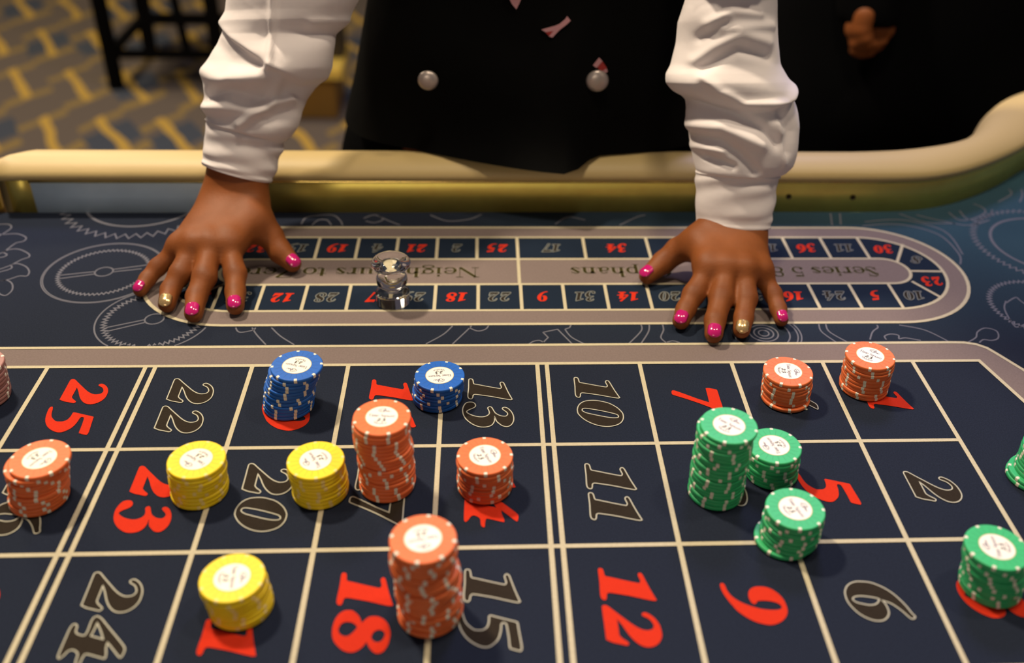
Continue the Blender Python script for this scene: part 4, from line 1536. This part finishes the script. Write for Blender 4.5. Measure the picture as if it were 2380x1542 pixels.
zs = np.concatenate([np.linspace(.0585, .26, 40), np.linspace(.28, .50, 14)])
V, Q = vest_surface(zs, lambda z: float(np.interp(z, [.0585, .10, .22, .40, .50], [.212, .200, .172, .185, .165])), vfront,
                    lambda z: .56 - .08 * max(0, z - .2), lambda z: -.300)
vest = fast_mesh('vest', V + DOFF, Q, MT['vest'], dealer)


def vest_pt(px, py):
    p = None
    best = 1e9
    for y in np.linspace(.22, .36, 281):
        q = aty(px, py, y)
        e = abs(vfront(q[0], q[2]) - y)
        if e < best:
            best, p = e, q
    return p


for px, py, rr in ((995, 186, .0100), (1388, 187, .0112)):
    p = vest_pt(px, py)
    v_, f_ = [], []
    prof = [(rr * .9, .001), (rr, -.0010), (rr * .86, -.0032), (rr * .5, -.0046), (rr * .1, -.0050)]
    for r_, d_ in prof:
        for k in range(24):
            a = 2 * math.pi * k / 24
            v_.append((p[0] + r_ * math.cos(a), p[1] + d_ - .0006, p[2] + r_ * math.sin(a)))
    for i in range(len(prof) - 1):
        for k in range(24):
            f_.append((i * 24 + k, i * 24 + (k + 1) % 24, (i + 1) * 24 + (k + 1) % 24, (i + 1) * 24 + k))
    f_.append(tuple(len(prof) * 24 - 24 + k for k in range(24)))
    f_.append(tuple(23 - k for k in range(24)))
    b_ = mk('vest_button', v_, f_, MT['silver'], vest, smooth=True)
    to_dealer(b_)
    b_['label'] = 'round silver button'


def ribbon_patch(pts, m, name, lab):
    """thin cloth patch lying on the vest, outline in photo pixels"""
    P_ = [vest_pt(a, b) + np.array([0, -.0018, .0006]) for a, b in pts]
    n = len(P_)
    v_ = P_ + [p + np.array([0, .0014, -.0004]) for p in P_]
    f_ = [tuple(range(n)), tuple(range(2 * n - 1, n - 1, -1))] + [(i, i + n, (i + 1) % n + n, (i + 1) % n) for i in range(n)]
    o = to_dealer(mk(name, v_, f_, m, vest))
    o['label'] = lab


ribbon_patch([(1178, -14), (1190, 10), (1200, 22), (1207, 8), (1216, -14)], MT['pink'], 'scarf_tip', 'pale pink scarf tip')
ribbon_patch([(1258, 69), (1290, 60), (1300, 56), (1312, 46), (1318, 38), (1326, 48), (1318, 56), (1300, 70), (1284, 87), (1275, 85), (1286, 72), (1268, 75)], MT['pink'], 'lapel_ribbon', 'forked pale pink ribbon')
ribbon_patch([(1268, 76), (1286, 72), (1276, 84)], MT['crimson'], 'lapel_ribbon', 'dark red ribbon fold')
ribbon_patch([(1378, 152), (1392, 134), (1400, 142), (1386, 158)], MT['pink'], 'lapel_ribbon', 'small striped ribbon, upper pale stripe')
ribbon_patch([(1388, 156), (1400, 143), (1410, 158), (1396, 168)], MT['crimson'], 'lapel_ribbon', 'small striped ribbon, red stripe')
ribbon_patch([(1396, 167), (1409, 158), (1412, 166), (1404, 172)], MT['pink'], 'lapel_ribbon', 'small striped ribbon, lower pale stripe')

# shirt body with the upper sleeves, trousers, shoes


def shirt_field(P):
    t_ = np.maximum(torso_field(P) - .009, np.maximum(np.maximum(.40 - P[..., 2], P[..., 2] - .585), np.abs(P[..., 0] + .31) - .24))
    for s, e, m_ in ((SHL, EL, ML), (SHR, ER, MR)):
        q_ = e + (m_ - e) * -.12
        t_ = smin(t_, np.maximum(cone_d(P, s, q_, .062, .056), float(e[2]) + .035 - P[..., 2]), .02)
    return t_


V, Q = surface_net(lambda P: shirt_field(P), (-.72, .08, .18), (.10, .62, .62), .011)
fast_mesh('shirt_body', relax(V, Q, 2) + DOFF, Q, MT['shirt'], dealer)


def legs_field(P):
    d = ell_d(P, (-.31, .47, -.02), (.215, .125, .16))
    for s in (-1, 1):
        d = smin(d, cone_d(P, (-.31 + s * .10, .47, -.08), (-.31 + s * .10, .47, -.69), .105, .07), .06)
    return np.maximum(np.maximum(d, .335 - P[..., 1]), np.maximum(P[..., 2] - .06, -.70 - P[..., 2]))


V, Q = surface_net(legs_field, (-.56, .30, -.72), (-.06, .64, .10), .013)
fast_mesh('trousers', relax(V, Q, 2) + DOFF, Q, MT['cloth'], dealer)
for s in (-1, 1):
    V, Q = surface_net(lambda P: np.maximum(smin(ell_d(P, (-.31 + s * .1, .40, -.745), (.045, .13, .04)), ell_d(P, (-.31 + s * .1, .47, -.715), (.045, .055, .06)), .03), -.778 - P[..., 2]),
                       (-.31 + s * .1 - .06, .25, -.79), (-.31 + s * .1 + .06, .55, -.64), .009)
    fast_mesh('shoe', V + DOFF, Q, MT['shoe'], dealer)

# ------------------------------------------------------------------ person in black standing behind the rail on the right
p2c = np.array([.34, .90])
boss = thing('person', 'person in a black suit standing in the dark behind the curved rail at right', 'person', (p2c[0], p2c[1], 0))
BO = np.array([-p2c[0], -p2c[1], TZ])


def boss_field(P):
    x, y = p2c
    d = ell_d(P, (x, y, -.02), (.25, .135, .22))
    d = smin(d, ell_d(P, (x, y, .33), (.23, .13, .26)), .10)
    d = smin(d, cone_d(P, (x - .18, y, .52), (x + .18, y, .52), .07, .07), .06)
    for s in (-1, 1):
        d = smin(d, cone_d(P, (x + s * .115, y, -.12), (x + s * .115, y + .02, -.72), .125, .085), .07)
    return np.maximum(d, -.715 - P[..., 2])


V, Q = surface_net(boss_field, (p2c[0] - .30, p2c[1] - .20, -.74), (p2c[0] + .30, p2c[1] + .20, .64), .014)
fast_mesh('suit', relax(V, Q, 2) + BO, Q, MT['cloth'], boss)
rd = ray(2028, 48)
rd = rd / np.linalg.norm(rd)
tt = np.linspace(.9, 2.2, 2601)
inside = boss_field((CAM + tt[:, None] * rd).astype(np.float32)) < 0
hx = CAM + rd * (tt[np.argmax(inside)] - .030)          # just in front of the suit
WB = hx + np.array([0, .012, .030])
tb = hx
JB = {}
for i, k in enumerate(('index', 'middle', 'ring', 'pinky')):
    o = np.array([-.024 + .0155 * i, 0, 0])
    base = tb + o
    L = (.028, .031, .029, .022)[i]
    JB[k] = [base + [0, 0, -.014], base + [.004 - .003 * i, -.006, -.014 - L * .6], base + [.007 - .005 * i, -.004, -.014 - L * 1.0], base + [.010 - .007 * i, .010, -.014 - L * 1.2]]
JB['thumb'] = [tb + [-.016, -.010, .012], tb + [-.018, -.016, -.008], tb + [-.013, -.018, -.020], tb + [-.008, -.018, -.030]]
EB = WB + np.array([-.03, .07, .22])
SB = np.array([p2c[0] - .19, p2c[1], .50])
fnb = hand_field(JB, WB, EB, np.array([-1., 0, 0]), WB * .75 + EB * .25)
V, Q = surface_net(lambda P: np.maximum(fnb(P), P[..., 2] - float(WB[2]) - .05), tb - [.07, .06, .11], tb + [.07, .06, .09], .0026)


def boss_body(P):
    x, y = p2c
    d = smin(ell_d(P, (x, y - .02, .80), (.075, .095, .115)), cone_d(P, (x, y, .54), (x, y, .72), .055, .05), .03)
    d = smin(d, cone_d(P, (x, y - .115, .81), (x, y - .13, .78), .009, .014), .014)
    d = smin(d, cone_d(P, (x - .17, y, .50), (x + .17, y, .50), .045, .045), .03)
    d = smin(d, cone_d(P, SB, EB, .045, .034), .02)
    return smin(d, cone_d(P, EB, WB + [0, 0, .02], .034, .020), .02)


Vh, Qh = surface_net(boss_body, np.minimum(WB, [p2c[0] - .26, p2c[1] - .18, .4]) - .05, (p2c[0] + .26, p2c[1] + .14, .94), .009)
fast_mesh('body', np.concatenate([relax(V, Q, 1), relax(Vh, Qh, 1)]) + BO, np.concatenate([Q, Qh + len(V)]), MT['skin'], boss)
V, Q = surface_net(lambda P: np.maximum(ell_d(P, (p2c[0], p2c[1] + .0, .825), (.085, .10, .112)), -(P[..., 1] - p2c[1] + .07)), (p2c[0] - .12, p2c[1] - .14, .68), (p2c[0] + .12, p2c[1] + .13, .96), .009)
fast_mesh('hair', V + BO, Q, MT['hair'], boss)
V, Q = surface_net(lambda P: np.maximum(smin(cone_d(P, WB + [0, 0, -.042], EB, .044, .062), cone_d(P, EB, SB, .062, .07), .03), float(WB[2]) - .036 - P[..., 2]),
                   np.minimum(WB, [p2c[0] - .19, p2c[1], .5]) - .09, np.maximum(WB, [p2c[0] - .19, p2c[1], .58]) + .09, .011)
fast_mesh('suit_sleeve', relax(V, Q, 2) + BO, Q, MT['cloth'], boss)
V, Q = surface_net(lambda P: cone_d(P, (p2c[0] + .20, p2c[1], .50), (p2c[0] + .29, p2c[1] + .02, .05), .068, .05), (p2c[0] + .1, p2c[1] - .1, -.05), (p2c[0] + .38, p2c[1] + .12, .62), .012)
fast_mesh('suit_sleeve', relax(V, Q, 2) + BO, Q, MT['cloth'], boss)
for s in (-1, 1):
    V, Q = surface_net(lambda P: np.maximum(ell_d(P, (p2c[0] + s * .115, p2c[1] - .04, -.735), (.05, .14, .05)), -.778 - P[..., 2]), (p2c[0] + s * .115 - .07, p2c[1] - .2, -.79), (p2c[0] + s * .115 + .07, p2c[1] + .12, -.66), .011)
    fast_mesh('shoe', V + BO, Q, MT['shoe'], boss)

# ------------------------------------------------------------------ black chair on the carpet
CY = 2.655
chair = thing('bar_chair', 'black wooden chair with crossed rungs and spindles standing on the patterned carpet', 'chair', (-1.42, CY + .2, 0))


def cpt(x, y, z):
    return (x + 1.42, y - CY - .2, z)


for x, y, h in ((-1.60, CY, 1.02), (-1.245, CY, 1.02), (-1.60, CY + .40, .46), (-1.245, CY + .40, .46)):
    MB().bar(cpt(x, y, 0), cpt(x, y, h), .042).build('leg', MT['wood'], chair, bevel=.003)
for z in (.12, .235):
    x0 = -1.60 if z < .2 else -1.455
    MB().bar(cpt(x0, CY, z), cpt(-1.245, CY, z), .026).build('rung', MT['wood'], chair)
for x in (-1.60, -1.245):
    MB().bar(cpt(x, CY, .12), cpt(x, CY + .40, .12), .026).build('rung', MT['wood'], chair)
MB().bar(cpt(-1.60, CY + .40, .12), cpt(-1.245, CY + .40, .12), .026).build('rung', MT['wood'], chair)
MB().bar(cpt(-1.465, CY, .12), cpt(-1.452, CY, .44), .036, .02).build('spindle', MT['wood'], chair)
MB().bar(cpt(-1.345, CY, .12), cpt(-1.372, CY, .44), .026, .018).build('spindle', MT['wood'], chair)
MB().box(cpt(-1.63, CY - .02, .44), cpt(-1.215, CY + .43, .49)).build('seat', MT['wood'], chair, bevel=.008)
for z in (.66, .80, .97):
    MB().box(cpt(-1.60, CY - .012, z), cpt(-1.245, CY + .012, z + .055)).build('back_slat', MT['wood'], chair)

# ------------------------------------------------------------------ brass-clad plinth behind the dealer's arm
pl = thing('plinth', 'low brass-clad plinth with a bright top lip on the carpet between sleeve and vest', 'plinth', (-1.0, 2.5, 0))
MB().box((-.17, -.10, 0), (.170, .12, .132)).build('panel', MT['amber'], pl, bevel=.004)
lp = MB().box((-.18, -.118, .134), (.196, .13, .166)).build('lip', MT['gold'], pl, bevel=.004)
lp['label'] = 'bright polished brass lip'
MB().box((.02, .0, .166), (.19, .10, .60)).build('post', MT['apron'], pl, bevel=.004)
